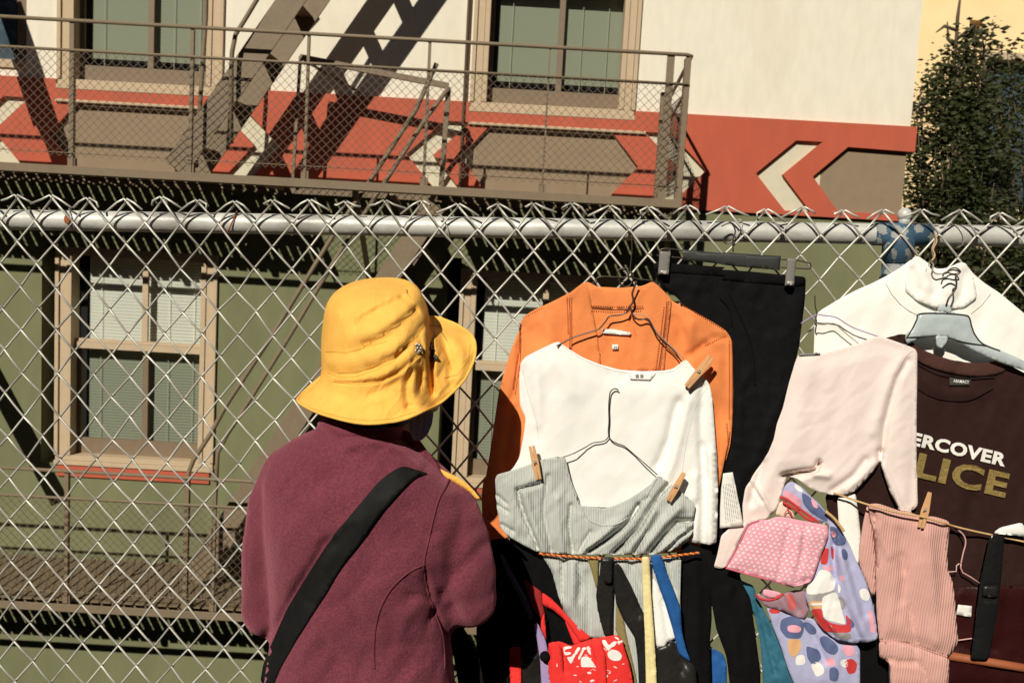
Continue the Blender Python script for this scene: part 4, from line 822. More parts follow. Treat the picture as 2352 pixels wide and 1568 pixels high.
# ---- second black trousers in front of jacket (lower)
T4 = empty('black_trousers', Q(1690, 1580, .02), 'black trousers with two straight legs under the hem of the white top', 'trousers')
cloth('trouser_leg', c('J', '1318,700 1420,735 1500,760 1530,830 1500,1000 1502,1180 1490,1320 1500,1640 1300,1640 1312,1300 1310,1000'), .034, m_black2, T4, puff=.014, edge=16, folds=[(c('J', '1400,820 1410,1500'), 9, .005)], drape=[(8, 50, .0025)], res=9)
cloth('trouser_leg', c('J', '1430,735 1560,850 1660,860 1690,960 1740,1050 1760,1200 1800,1500 1800,1640 1620,1640 1590,1400 1530,1240 1505,1100 1480,900'), .036, m_black2, T4, puff=.014, edge=16, folds=[(c('J', '1600,1000 1660,1500'), 9, .005)], drape=[(8, 50, .0025)], res=9)
# ---- black garments left of the grey dress
T5 = empty('black_cotton_shirt', Q(1230, 1580, .01), 'black cotton shirt hanging behind the grey dress, right beside the woman', 'shirt')
cloth('shirt_body', c('J', '95,700 170,690 245,672 300,700 445,768 480,800 530,900 570,1050 610,1170 700,1270 800,1300 880,1360 900,1640 60,1640 60,1400 60,1000'), .022, m_black2, T5, puff=.016, edge=18, folds=[(c('J', '300,760 420,1000 560,1240'), 10, .006)], drape=[(-30, 60, .003)], res=9)
wire('hanger_wire', c('J', '250,665 258,700 275,660 330,690 380,730 430,752'), .046, .0012, m_wirel, T5)
# ---- strap goods
def strap(name, label, cat, pts, off, m, **k):
    o = empty(name, Q(*c('J', pts)[-1], off), label, cat); cloth('webbing', c('J', pts), off, m, o, puff=k.pop('puff', .003), edge=5, res=7, lump=.001, **k); return o
strap('khaki_strap', 'khaki webbing strap hanging from the orange cord, left of the black buckle strap', 'strap', '735,798 808,800 805,930 800,1000 790,980 765,880', .066, m_olive)
strap('khaki_strap', 'long khaki webbing strap running down right behind the black leather straps', 'strap', '900,1010 925,1080 960,1170 985,1300 1025,1460 1060,1640 990,1640 990,1460 930,1290 895,1190', .062, m_olive)
bs = strap('buckled_leather_strap', 'wide black leather strap with a stitched loop, hanging from the middle of the orange cord', 'strap', '822,796 905,798 902,980 895,1120 892,1276 845,1284 812,1160 792,1040 800,960 815,900', .074, m_strapk)
cloth('strap_loop', c('J', '826,805 893,806 890,960 838,958'), .084, m_strapk, bs, puff=.003, edge=5, res=7, thick=.003, lump=0)
b2 = strap('leather_strap', 'black leather strap slanting down right between the khaki and the cream straps', 'strap', '905,830 935,840 1000,960 1050,1070 1090,1160 1100,1300 1110,1640 1060,1640 1045,1400 1030,1290 960,1180 915,1080 902,960', .076, m_strapk, folds=[(c('J', '930,870 1060,1160'), 4, -.004)])
strap('cream_strap', 'cream yellow webbing strap with brown stitching hanging straight down', 'strap', '1072,795 1120,795 1128,1000 1148,1250 1168,1640 1100,1640 1092,1250 1080,1000', .086, m_yelw, folds=[(c('J', '1098,900 1112,1250 1136,1500'), 2.5, -.004)])
strap('blue_strap', 'royal blue webbing strap slanting down right beside the cream strap', 'strap', '1122,786 1195,782 1215,860 1255,960 1310,1105 1318,1250 1345,1360 1375,1440 1300,1390 1260,1230 1215,1080 1165,940', .082, m_blues, folds=[(c('J', '1160,830 1290,1200'), 5, .003)])
wp = empty('white_folded_cloth', Q(1490, 1490, .05), 'white folded cloth hanging between the cream strap and the blue strap', 'cloth')
cloth('cloth_panel', c('J', '1140,920 1170,960 1230,1120 1290,1290 1265,1300 1225,1315 1220,1345 1165,1352 1150,1250 1138,1050'), .070, m_white, wp, puff=.008, edge=8, res=7, folds=[(c('J', '1200,1080 1240,1290'), 4, -.005)])
cloth('cloth_fold', c('J', '935,1100 970,1180 1010,1290 1045,1370 1030,1400 985,1330 950,1210'), .055, m_white, wp, puff=.006, edge=8, res=7)
fb = empty('black_folder_bag', Q(1530, 1590, .05), 'stiff black bag with open edges at the bottom, under the white folded cloth', 'bag')
cloth('bag_side', c('J', '1160,1352 1225,1340 1252,1292 1330,1380 1400,1470 1420,1640 1170,1640'), .076, m_strapk, fb, puff=.006, edge=6, res=8, folds=[(c('J', '1255,1300 1345,1480'), 2.5, -.008), (c('J', '1235,1320 1320,1500'), 2.5, -.006)])
# ---- red tote
RT = empty('red_tote_bag', Q(1350, 1585, .06), 'red canvas tote bag with white flower and letter print at the bottom edge', 'bag')
rt = cloth('bag_body', c('J', '500,1335 560,1310 640,1340 760,1300 860,1282 930,1272 945,1290 975,1380 1000,1460 1030,1640 520,1640 500,1460'), .078, m_redc, RT, puff=.012, edge=10, folds=[(c('J', '585,1350 610,1500'), 5, -.008)], res=7)
TR_ = bvh(rt)
for q in ('825,1305 850,1300 870,1340 900,1310 925,1312 905,1345 880,1350 872,1375 845,1345', '860,1380 890,1360 930,1370 955,1400 940,1430 900,1432 870,1415', '700,1410 740,1400 775,1440 790,1470 700,1470', '735,1340 752,1338 765,1400 740,1380', '590,1345 640,1340 650,1352 600,1362 596,1380 640,1375 645,1390 600,1400', '610,1405 640,1410 660,1380 672,1390 650,1430 640,1455', '520,1440 550,1435 560,1470 520,1470', '930,1300 942,1310 935,1340 925,1320', '680,1345 700,1350 670,1400 655,1395', '715,1350 728,1352 690,1430 678,1420'):
    decal('flower_print', TR_, c('J', q), m_whp, RT, .0016, 5, .0003)
rs_ = np.random.RandomState(5); tp = c('J', '650,1345 860,1295 935,1285 990,1460 1000,1600 610,1600')
k_ = 0
while k_ < 46:
    x, y = rs_.uniform(1300, 1450), rs_.uniform(1462, 1580)
    if not inside([(x, y)], tp)[0]: continue
    n_ = rs_.randint(4, 8); ph_ = rs_.rand()*6; el = rs_.uniform(.25, .8); R0 = rs_.uniform(3, 7)
    q = [(x+R0*math.cos(t)*(1+.3*rs_.rand()), y+R0*el*math.sin(t+ph_)*(1+.3*rs_.rand())) for t in np.linspace(0, 2*math.pi, n_, endpoint=False)]
    decal('flower_print', TR_, q, m_whp, RT, .0010, 4, .0001); k_ += 1
stp = decal('strap', TR_, c('J', '755,1300 815,1290 850,1400 860,1640 800,1640 790,1450'), m_redc, RT, .006, 7, .003)
cloth('handle', c('J', '462,1012 490,1030 560,1090 620,1160 700,1235 765,1292 700,1325 640,1240 600,1180 530,1120 465,1090'), .062, m_redc, RT, puff=.004, edge=5, res=7)
cloth('handle', c('J', '600,1180 640,1220 700,1290 720,1330 660,1340 625,1250'), .060, m_redc, RT, puff=.004, edge=5, res=7)
cloth('handle', c('J', '455,1180 475,1140 485,1260 490,1330 455,1250'), .058, m_redc, RT, puff=.004, edge=5, res=7)
cloth('side_strap', c('J', '497,1325 545,1312 580,1350 590,1440 600,1640 520,1640 515,1400'), .084, m_redc, RT, puff=.004, edge=5, res=7)
RZ = empty('red_zip_wallet', Q(1185, 1585, .06), 'bright red zipped wallet edge beside a black leather bag at the bottom', 'wallet')
cloth('wallet_side', c('J', '264,1356 300,1352 331,1348 335,1640 270,1640'), .072, m_redc, RZ, puff=.005, edge=6, res=6, folds=[(c('J', '285,1360 290,1600'), 1.6, -.004), (c('J', '308,1360 312,1600'), 1.6, -.004)])
BL_ = empty('black_leather_bag', Q(1215, 1585, .05), 'wrinkled black leather bag between the red wallet and the lilac ribbon', 'bag')
cloth('bag_body', c('J', '338,1352 400,1300 445,1260 450,1460 470,1640 335,1640'), .062, m_strapk, BL_, puff=.010, edge=10, res=7, folds=[(c('J', '360,1400 430,1380'), 4, -.005), (c('J', '350,1440 430,1410'), 4, .004)], drape=[(60, 20, .0015)])
LR = empty('lilac_ribbon', Q(1250, 1585, .05), 'lilac ribbon with a black pompom hanging beside the red tote', 'ribbon')
cloth('ribbon_strip', c('J', '408,1205 435,1200 465,1260 490,1330 510,1460 515,1640 460,1640 450,1430 430,1300'), .068, m_lil, LR, puff=.003, edge=4, res=6)
cloth('ribbon_strip', c('J', '205,770 225,790 300,930 370,1050 410,1180 395,1190 330,1060 250,900 210,820'), .052, mat('dusk_ribbon', (.10, .09, .15), .7), LR, puff=.002, edge=4, res=6)
MB().ball(Q(*c('J', '480,1405')[0], .082), .0095, 16, 12).go('pompom', m_black2, LR, True)
cloth('red_lining', c('J', '350,930 460,1010 470,1110 485,1160 455,1180 400,1100'), .044, mat('dark_red_cloth', (.30, .02, .02), .85), T5, puff=.004, edge=6, res=7)
# ---- royal blue bit, bottom
QB = empty('blue_cloth_bag', Q(1660, 1590, .01), 'small royal blue cloth bag low behind the black trousers', 'bag')
cloth('bag_body', c('L', '110,1330 160,1345 205,1370 230,1450 230,1600 110,1600'), .012, m_blues, QB, puff=.010, edge=10, res=7, folds=[(c('L', '130,1360 200,1420'), 5, -.006)])
# ---- dusty pink ribbed top, upside down
RP = empty('dusty_pink_ribbed_top', Q(2090, 1560, .05), 'dusty pink ribbed top with a wide waistband pinned to the tan cord', 'top')
rp = cloth('body_panel', c('L', '1195,345 1260,340 1300,352 1400,388 1490,405 1560,428 1650,430 1740,458 1758,475 1745,560 1738,700 1742,800 1775,880 1790,1000 1800,1150 1812,1280 1795,1320 1745,1392 1640,1362 1560,1330 1450,1300 1380,1288 1272,1282 1255,1100 1250,900 1245,700 1230,520'), .056, m_rose, RP, puff=.016, edge=20, folds=[(c('L', '1260,500 1340,700'), 8, .005), (c('L', '1480,1050 1500,1200 1525,1300'), 5, -.006), (c('L', '1420,700 1430,800'), 8, -.005), (c('L', '1600,560 1640,900 1660,1300'), 12, .006), (c('L', '1420,540 1440,740 1430,1000'), 12, -.005), (c('L', '1230,420 1240,560 1248,760'), 5, -.010)], drape=[(5, 60, .002)], res=8)
cloth('sleeve_flap', c('L', '1190,350 1215,420 1235,560 1250,760 1248,960 1225,975 1175,860 1130,740 1135,640 1160,480'), .048, m_rose, RP, puff=.010, edge=12, res=8)
cloth('waistband', c('L', '1270,1284 1380,1288 1450,1302 1560,1330 1640,1364 1745,1396 1755,1420 1740,1600 1350,1600 1345,1430 1272,1395'), .060, m_rose, RP, puff=.010, edge=10, res=8, folds=[(c('L', '1280,1400 1400,1420 1560,1440 1600,1600'), 4, -.006), (c('L', '1520,1330 1515,1440'), 4, -.004)])
seam('waist_seam', bvh(rp), [c('L', '1275,1278 1380,1284 1450,1298 1560,1326 1640,1356 1740,1388')], .0012, m_rose, RP, .001)
# ---- tan elastic cord
TC = empty('tan_cord', Q(2150, 1210, .06), 'tan elastic cord stretched from the blush top across the brown T-shirt', 'cord')
wire('cord_run', c('L', '960,268 1080,310 1200,350 1400,402 1560,430 1700,470 1780,495 1900,525 2030,553 2300,610'), [.060, .060, .078, .080, .082, .076, .060, .055, .05, .05], .0018, m_tan, TC)
wire('cord_end', c('L', '905,395 960,440 1000,490 1030,530'), .074, .0028, m_tan, TC)
# ---- right hand goods
PK = empty('pink_wire_hanger', Q(2210, 1340, .05), 'pink coated wire hanger dangling on the lower half of the brown T-shirt', 'hanger')
m_pw = mat('pink_coated_wire', (.62, .36, .33), .5)
wire('hook', c('L', '1765,490 1810,520 1850,560 1862,610 1845,680 1830,750'), .052, .0013, m_pw, PK)
wire('shoulder_wire', c('L', '1820,750 1800,765 1798,805 1745,808'), .052, .0012, m_pw, PK, sp=False); wire('shoulder_wire', c('L', '1830,750 1828,780 1842,812 1900,845 1962,888'), .052, .0012, m_pw, PK, sp=False)
wire('bottom_wire', c('L', '1812,1275 1905,1262'), .05, .0012, m_pw, PK)
BB = empty('dark_red_handbag', Q(2190, 1490, .02), 'glossy dark red handbag with a blank white tag, under the brown T-shirt', 'bag')
cloth('bag_body', c('L', '1700,905 1800,910 1960,900 2300,905 2320,1600 1700,1600'), .030, m_dred, BB, puff=.012, edge=14, res=10, folds=[(c('L', '1800,1300 1900,1340 2060,1330'), 6, -.006)], drape=[(10, 60, .002)])
cloth('swing_tag', c('L', '1812,1032 1905,1042 1900,1118 1798,1098'), .046, m_cardw, BB, puff=0, edge=3, res=8, thick=.0008, soft=0, lump=0)
KB = empty('black_belt', Q(2260, 1500, .05), 'shiny black patent belt hanging down at the right edge', 'belt')
kb = cloth('belt_strap', c('L', '2030,560 2100,540 2130,560 2110,800 2090,1000 2060,1200 2020,1410 1900,1405 1930,1150 1960,900 2000,700'), .058, mat('black_patent', (.012, .012, .012), .22, spec=.6, bump=.002, bscale=70), KB, puff=.008, edge=12, res=7, folds=[(c('L', '2000,900 2080,905'), 3, -.006), (c('L', '1995,995 2060,1000'), 3, -.005)])
cloth('belt_keeper', c('L', '1985,905 2085,912 2080,985 1975,975'), .068, m_strapk, KB, puff=.002, edge=4, res=7)
WC = empty('white_collar_piece', Q(2290, 1225, .03), 'white cloth corner above the patent belt at the right edge', 'cloth')
cloth('cloth_panel', c('L', '2050,545 2100,505 2250,470 2300,570 2120,552'), .062, m_white, WC, puff=.006, edge=8, res=8)
OP = empty('orange_pole', Q(2290, 1520, .03), 'orange wooden pole lying across the bottom right behind the dusty pink top', 'pole')
MB().tube([Q(*c('L', '1700,1372')[0], .042), Q(*c('L', '2120,1440')[0], .042), Q(*c('L', '2420,1490')[0], .042)], .0075, 12).go('pole_shaft', mat('orange_wood', (.33, .10, .04), .6, var=.15, vscale=20), OP, True)
# ================================================================== THE WOMAN
m_fleece = mat('maroon_fleece', (.168, .041, .060), .95, var=.24, vscale=260, bump=.0022, bscale=380, sheen=.8, spec=.05, grime=((.105, .022, .034), 9, .7))
m_fleece2 = mat('maroon_piping', (.15, .032, .046), .9)
m_skin = mat('skin', (.42, .25, .17), .55, bump=.0003, bscale=300)
m_hair = mat('black_hair', (.012, .010, .009), .5, bump=.002, bscale=120, stretch=(1, 1, .2))
m_trou = mat('dark_grey_trousers', (.03, .03, .035), .9)
m_shoe = mat('dark_shoe', (.02, .02, .02), .6)
m_hat = mat('yellow_hat_cotton', (.92, .50, .10), .92, var=.07, vscale=26, bump=.0010, bscale=420, grime=((.74, .34, .04), 10, .55))
m_hatt = mat('dark_yellow_thread', (.62, .30, .03), .8)
m_mask = mat('blue_face_mask', (.38, .55, .68), .8, bump=.0006, bscale=200)
m_band = mat('black_webbing', (.006, .006, .006), .7, bump=.0008, bscale=700, var=.25, vscale=60, spec=.25)
OFF = .255
PERS = empty('person', (0, 0, 0), 'woman from behind in maroon fleece jacket and yellow bucket hat, facing the fence', 'person')
pb = Q(850, 1500, OFF); PERS.location = (pb[0], pb[1], 0); PERS['_w'] = [float(pb[0]), float(pb[1]), 0.]
def ring(L_, R_, dm, off=OFF, n=28, pw=.8):
    a = Q(*L_, off); b = Q(*R_, off); c0 = (a+b)/2; h = (b-a)/2; out = []
    for j in range(n):
        w_ = 2*math.pi*j/n; ca, sa = math.cos(w_), math.sin(w_)
        out.append(c0+h*np.sign(ca)*abs(ca)**pw+np.array([0, -1., 0])*dm*np.sign(sa)*abs(sa)**pw)
    return out
b = MB()
rr = [((735, 962), (925, 985), .062), ((728, 985), (945, 1015), .075), ((672, 1008), (1000, 1062), .088), ((628, 1040), (1058, 1118), .100), ((610, 1090), (1078, 1175), .112), ((612, 1190), (1060, 1260), .118), ((625, 1330), (1045, 1370), .112), ((628, 1450), (1035, 1470), .106), ((612, 1560), (1045, 1570), .112), ((600, 1750), (1060, 1755), .122), ((600, 1860), (1070, 1862), .120)]
b.loft([ring(*q) for q in rr])
S_ = lambda x, y, o=OFF: Q(x, y, o)
b.chain([S_(668, 1088), S_(640, 1160), S_(624, 1270), S_(622, 1395), S_(690, 1425, .18), S_(800, 1370, .085)], [.045, .0480, .0470, .0470, .040, .030])
b.chain([S_(1030, 1165), S_(1052, 1240, OFF+.01), S_(1068, 1320, OFF+.015), S_(1078, 1375, OFF+.01), S_(1040, 1385, .18), S_(955, 1330, .085)], [.046, .050, .050, .044, .040, .030])
V, F = fuse('jacket', b, .0062, 5, None, None)
front = None
P_ = to_px(V)
cr = [(c('H', '620,700 560,800 480,930 400,1060 310,1220 240,1290'), 12, -.013), (c('H', '470,960 380,1120 300,1260'), 30, -.006), (c('H', '740,120 820,80 960,95 1100,150 1180,250'), 12, .009), (c('H', '760,90 850,60 990,80 1150,190 1220,260'), 7, -.005),
      (c('H', '1110,1032 1180,1040 1240,1062'), 6, -.010), (c('H', '1215,880 1235,1000 1270,1110 1310,1200 1360,1300'), 7, -.012), (c('H', '1320,1020 1380,1120 1440,1190 1520,1290'), 14, -.012), (c('H', '1275,1120 1235,1200'), 7, -.006), (c('H', '1180,1080 1100,1180 1060,1300'), 14, .005), (c('H', '1300,700 1330,900 1340,1060'), 14, .004),
      (c('H', '760,1050 800,1180 860,1260'), 16, -.007), (c('H', '600,1340 640,1380 700,1450'), 14, -.006), (c('H', '1000,1330 1240,1330'), 10, -.004), (c('H', '1540,620 1580,720'), 16, -.010), (c('H', '1350,1080 1400,1190'), 12, .006),
      (c('H', '1420,1000 1520,1180 1530,1260'), 16, .006), (c('H', '960,470 1040,430'), 20, .003), (c('H', '900,1000 1080,900 1220,860'), 16, .004)]
cr = [(l_, w_, a_*1.0) for l_, w_, a_ in cr]; V = crease(V, cr)
lw = waves(to_px(V), 60, 130, .0035, seed=4)+waves(to_px(V), 10, 70, .0012, seed=8)+ridges(to_px(V), 95, .003, 3.3)-ridges(to_px(V), 120, .004, 7.7); d_ = V-EYEV; d_ /= np.linalg.norm(d_, axis=1)[:, None]; V = V-d_*lw[:, None]
jk = mk('fleece_jacket', V, F, m_fleece, PERS)
TJ = bvh(jk)
seam('jacket_seam', TJ, [c('H', '1215,842 1130,880 1060,935 1000,1000 955,1080 925,1160 908,1260 902,1360 905,1480'), c('H', '1375,295 1340,370 1300,440 1265,560 1235,700 1212,800 1208,880 1225,980 1260,1100 1300,1200 1325,1290 1335,1400 1335,1480')], .0016, m_fleece2, PERS, .0004, fb=.3, n=6)
stitches('jacket_topstitch', TJ, [c('H', '130,690 118,800 125,900')], 4, .0006, m_fleece2, PERS, .0002, .6, fb=.3)
col = MB(); rings = [ring((736, 978), (928, 1004), .066), ring((733, 968), (935, 990), .069), ring((742, 952), (928, 974), .066), ring((750, 950), (920, 972), .058), ring((748, 970), (920, 990), .056)]
col.loft(rings, False); col.go('collar', m_fleece, PERS, True)
MB().loft([ring((905, 985), (1002, 1072), .01, OFF-.05)], False) if False else None
cloth('front_placket', [(930, 985), (960, 1005), (1000, 1060), (1020, 1095), (985, 1085), (945, 1035), (915, 1000)], OFF+.020, m_fleece, PERS, puff=.006, edge=10, res=7)
cloth('yellow_scarf', c('H', '1240,238 1290,250 1340,272 1400,300 1450,330 1485,358 1520,395 1555,440 1530,445 1490,400 1400,345 1300,300'), OFF+.012, m_hat, PERS, puff=.006, edge=6, res=6)
# crossbody band
BAND = empty('crossbody_bag', Q(640, 1560, OFF+.05), 'black webbing band of a crossbody bag running over the maroon fleece back', 'bag')
lp = c('H', '1085,238 1030,262 960,310 905,365 860,420 800,490 740,562 660,660 600,742 540,835 480,930 425,1020 370,1112 330,1200 290,1292 250,1380 222,1460 205,1560')
rp_ = c('H', '1240,285 1195,288 1150,312 1110,345 1075,385 1015,450 960,512 905,585 860,652 800,735 740,805 670,905 610,1012 545,1110 480,1212 430,1290 388,1365 330,1465 290,1560 280,1600')
band = decal('webbing', TJ, lp+rp_[::-1], m_band, BAND, .0045, 8, .003, fb=OFF+.015, soft=1)
bx = Q(640, 1750, OFF-.02)
bg_ = MB(); bg_.loft([[bx+np.array([.11*sx*s, -.055*sy*s+.06, z]) for sx, sy in ((-1, -1), (-.3, -1.15), (.3, -1.15), (1, -1), (1, 1), (-1, 1))] for z, s in ((-.10, .9), (-.09, 1), (.05, .95), (.07, .8))])
bg_.go('pouch', m_black2, BAND, True)
MB().tube([S_(985, 1092, OFF-.01), S_(985, 1105, OFF-.07), S_(950, 1200, OFF-.125), S_(820, 1450, OFF-.13), Q(660, 1700, OFF-.06)], .006, 8, flat=3.2).go('front_webbing', m_band, BAND, True)
cloth('dark_panel', c('H', '1340,1150 1400,1160 1470,1260 1545,1400 1580,1600 1430,1640 1390,1400'), .16, m_band, BAND, puff=.004, edge=8, res=8)  # flat dark panel below the right elbow
# ---- body: one continuous surface (head, neck, trunk, arms, hands, legs)
hc = Q(890, 868, .235); fdir = np.array([.72, .64, -.25]); fdir /= np.linalg.norm(fdir); sdir = np.cross(fdir, [0, 0, 1.]); sdir /= np.linalg.norm(sdir); udir = np.cross(sdir, fdir)
Rm = np.stack([sdir, fdir, udir], 1)
b = MB(); b.ball(hc, (.064, .078, .086), 24, 18, Rm); b.ball(hc+fdir*.030-udir*.062, (.047, .052, .048), 18, 12, Rm); b.ball(hc+fdir*.098-udir*.022, (.012, .016, .018), 10, 8, Rm); b.ball(hc+fdir*.088-udir*.062, (.022, .008, .008), 10, 8, Rm)
for s in (-1, 1): b.ball(hc+sdir*s*.070-udir*.018+fdir*.0, (.010, .018, .030), 10, 8, Rm)
nk = S_(842, 1000); b.tube([hc-udir*.03, nk, S_(838, 1070)], [.052, .050, .060], 16)
hips = S_(840, 1820); b.loft([ring((700, 1000), (960, 1040), .05), ring((640, 1070), (1040, 1140), .082), ring((640, 1200), (1020, 1260), .092), ring((655, 1400), (1010, 1430), .085), ring((630, 1650), (1030, 1655), .10), ring((615, 1800), (1045, 1803), .112), ring((640, 1900), (1030, 1903), .10)])
gz = 0.
def leg(x, dy): 
    h = Q(x, 1850, OFF); return [h, np.array([h[0], h[1]-.01, .43]), np.array([h[0], h[1]+.01, .08])], [.078, .053, .036]
for x in (755, 925):
    P, r_ = leg(x, 0); b.chain(P, r_); b.chain([P[2]+[0, 0, -.03], P[2]+[0.01, .13, -.055]], [.038, .028])
def hand(wr, tip, up):
    d = (tip-wr); d /= np.linalg.norm(d); s = np.cross(d, up); s /= np.linalg.norm(s); n_ = np.cross(s, d); R_ = np.stack([s, d, n_], 1)
    b.ball(wr+d*.042, (.038, .046, .016), 14, 10, R_)
    for k, (o_, L_) in enumerate(((-.028, .066), (-.010, .074), (.009, .070), (.026, .055))):
        p = wr+d*.078+s*o_; b.chain([p, p+d*L_*.45-n_*.004, p+d*L_*.75-n_*.018, p+d*L_*.85-n_*.034], [.0092, .0085, .0078, .0068], 10)
    p = wr+d*.03-s*.032; b.chain([p, p-s*.018+d*.025-n_*.008, p-s*.016+d*.052-n_*.018], [.012, .010, .0085], 10)
wl, wr_ = S_(800, 1370, .085), S_(955, 1330, .085)
b.chain([S_(640, 1120), S_(626, 1390), wl], [.036, .034, .024]); b.chain([S_(1035, 1190), S_(1070, 1370), wr_], [.036, .034, .024])
hand(wl, S_(880, 1330, .045), np.array([0, 0, 1.])); hand(wr_, S_(900, 1260, .045), np.array([0, 0, 1.]))
V, F = fuse('body', b, .0050, 4, None, None)
body_ = mk('body', V, F, m_skin, PERS)
for s in (-1, 1): MB().ball(hc+fdir*.078+sdir*s*.031+udir*.004, .012, 12, 8).go('eye', mat('eye_white', (.6, .58, .55), .3), PERS, True)
b = MB()
for x in (755, 925):
    P, r_ = leg(x, 0); b.tube([P[0]+[0, 0, .02], P[1], P[2]+[0, 0, -.02]], [.092, .070, .062], 20)
    s_ = MB(); s_.ball(P[2]+[.004, .055, -.052], (.044, .125, .042), 16, 10); s_.go('shoe', m_shoe, PERS, True)
b.loft([ring((612, 1740), (1048, 1743), .112), ring((610, 1830), (1050, 1833), .118), ring((650, 1930), (1020, 1933), .10)]); 
V, F = fuse('trousers', b, .008, 4, None, None); mk('trousers', V, F, m_trou, PERS)
# hair at the nape
hb = MB(); hb.ball(hc-udir*.012-fdir*.008, (.070, .078, .080), 24, 16, Rm); hb.ball(hc-udir*.062-fdir*.035, (.060, .045, .045), 18, 12, Rm)
V, F = fuse('hair', hb, .006, 3, None, None)
k = (V-hc)@fdir; keep = k < .042; F2 = [f for f in F if all(keep[list(f)])]; mk('hair', V, F2, m_hair, PERS)
cloth('face_mask', [(948, 948), (968, 938), (990, 930), (996, 948), (992, 975), (982, 998), (966, 1012), (950, 1010), (940, 990), (940, 965)], .285, m_mask, PERS, puff=.012, edge=14, res=5, folds=[([(958, 945), (962, 975), (955, 1008)], 3, -.004), ([(975, 940), (978, 970), (970, 1005)], 3, -.004)])
# ---- bucket hat
def per(arr, n=72):
    P = spline(arr, 12, True); P = np.array(P); q = np.linspace(0, len(P), n, endpoint=False); P = np.vstack([P, P[:1]]); i = q.astype(int); t = (q-i)[:, None]; return P[i]*(1-t)+P[i+1]*t
NA = 96; OH = .248
def hring(cx, cy, a, bb, T_, dm, n=NA, wob=None, oo=OH):
    out = []
    for j in range(n):
        w_ = 2*math.pi*j/n; ca, sa = math.cos(w_), math.sin(w_); t_ = R(T_)
        x = cx+a*ca*math.cos(t_)+bb*sa*math.sin(t_); y = cy-a*ca*math.sin(t_)+bb*sa*math.cos(t_)
        out.append(Q(x, y, oo+dm*sa))
    return out
rings = [hring(868, 657, 8, 3, -4, .006), hring(866, 658, 45, 14, 0, .034), hring(862, 663, 74, 24, 3, .056), hring(857, 672, 94, 33, 8, .070), hring(856, 686, 108, 40, 11, .080), hring(857, 710, 118, 46, 15, .087),
         hring(860, 738, 126, 49, 17, .091), hring(862, 765, 130, 51, 18, .093), hring(865, 790, 133, 52, 19, .094), hring(866, 808, 134, 53, 19, .0945)]
edge_ctrl = [(1092, 792, .235), (1088, 828, .245), (1066, 872, .262), (1034, 906, .275), (1004, 930, .285), (975, 943, .335), (930, 962, .352), (880, 971, .360), (830, 972, .360), (775, 961, .350), (722, 944, .325), (686, 923, .285), (690, 908, .235), (720, 880, .190), (780, 830, .160), (850, 780, .145), (930, 745, .140), (990, 728, .145), (1032, 738, .160), (1062, 753, .175), (1083, 770, .215)]
ang = []
# edge as angle-indexed curve: angles of the control points
EA = [0, 12, 26, 38, 48, 58, 74, 90, 106, 124, 144, 168, 190, 206, 228, 252, 280, 304, 322, 338, 350]
EC = np.array(edge_ctrl, float)
ea = np.array(EA+[360+q for q in EA]+[720]); ea = np.array([q-360 for q in EA]+EA+[q+360 for q in EA]); ec = np.vstack([EC, EC, EC])
from bisect import bisect
def eint(d_):
    i = bisect(list(ea), d_)-1; t = (d_-ea[i])/(ea[i+1]-ea[i]); p0, p1, p2, p3 = ec[i-1], ec[i], ec[i+1], ec[i+2]
    return .5*((2*p1)+(-p0+p2)*t+(2*p0-5*p1+4*p2-p3)*t*t+(-p0+3*p1-3*p2+p3)*t**3)
root = rings[-1]; edge = [Q(*eint(360.*j/NA)) for j in range(NA)]
ax = (np.array(rings[1]).mean(0)-np.array(root).mean(0)); ax /= np.linalg.norm(ax); cen = np.array(root).mean(0)
NB = 12
for i in range(1, NB+1):
    t = i/NB; rg = []
    for j in range(NA):
        p = root[j]*(1-t)+edge[j]*t; o_ = (p-cen); o_ -= ax*o_.dot(ax); o_ /= np.linalg.norm(o_)
        rg.append(p-o_*.010*math.sin(math.pi*t)*(1 if True else 0)+ax*(-.004)*math.sin(math.pi*t))
    rings.append(rg)
def dens_rings(rs, k=3):
    A_ = [np.array(r_) for r_ in rs]; out = []
    for i in range(len(A_)-1):
        p0, p1, p2, p3 = A_[max(i-1, 0)], A_[i], A_[i+1], A_[min(i+2, len(A_)-1)]
        for j in range(k):
            t = j/k; out.append(.5*((2*p1)+(-p0+p2)*t+(2*p0-5*p1+4*p2-p3)*t*t+(-p0+3*p1-3*p2+p3)*t**3))
    return out+[A_[-1]]
def upang(rg, k=3):
    rg = np.array(rg); n = len(rg); out = []
    for j in range(n):
        p0, p1, p2, p3 = rg[j-1], rg[j], rg[(j+1) % n], rg[(j+2) % n]
        for q in range(k):
            t = q/k; out.append(.5*((2*p1)+(-p0+p2)*t+(2*p0-5*p1+4*p2-p3)*t*t+(-p0+3*p1-3*p2+p3)*t**3))
    return out
RG = [upang(r_, 3) for r_ in dens_rings(rings, 3)]
hb = MB(); hb.loft(RG, False); hb.f.append(tuple(range(NA*3-1, -1, -1)))
V = np.array(hb.v)
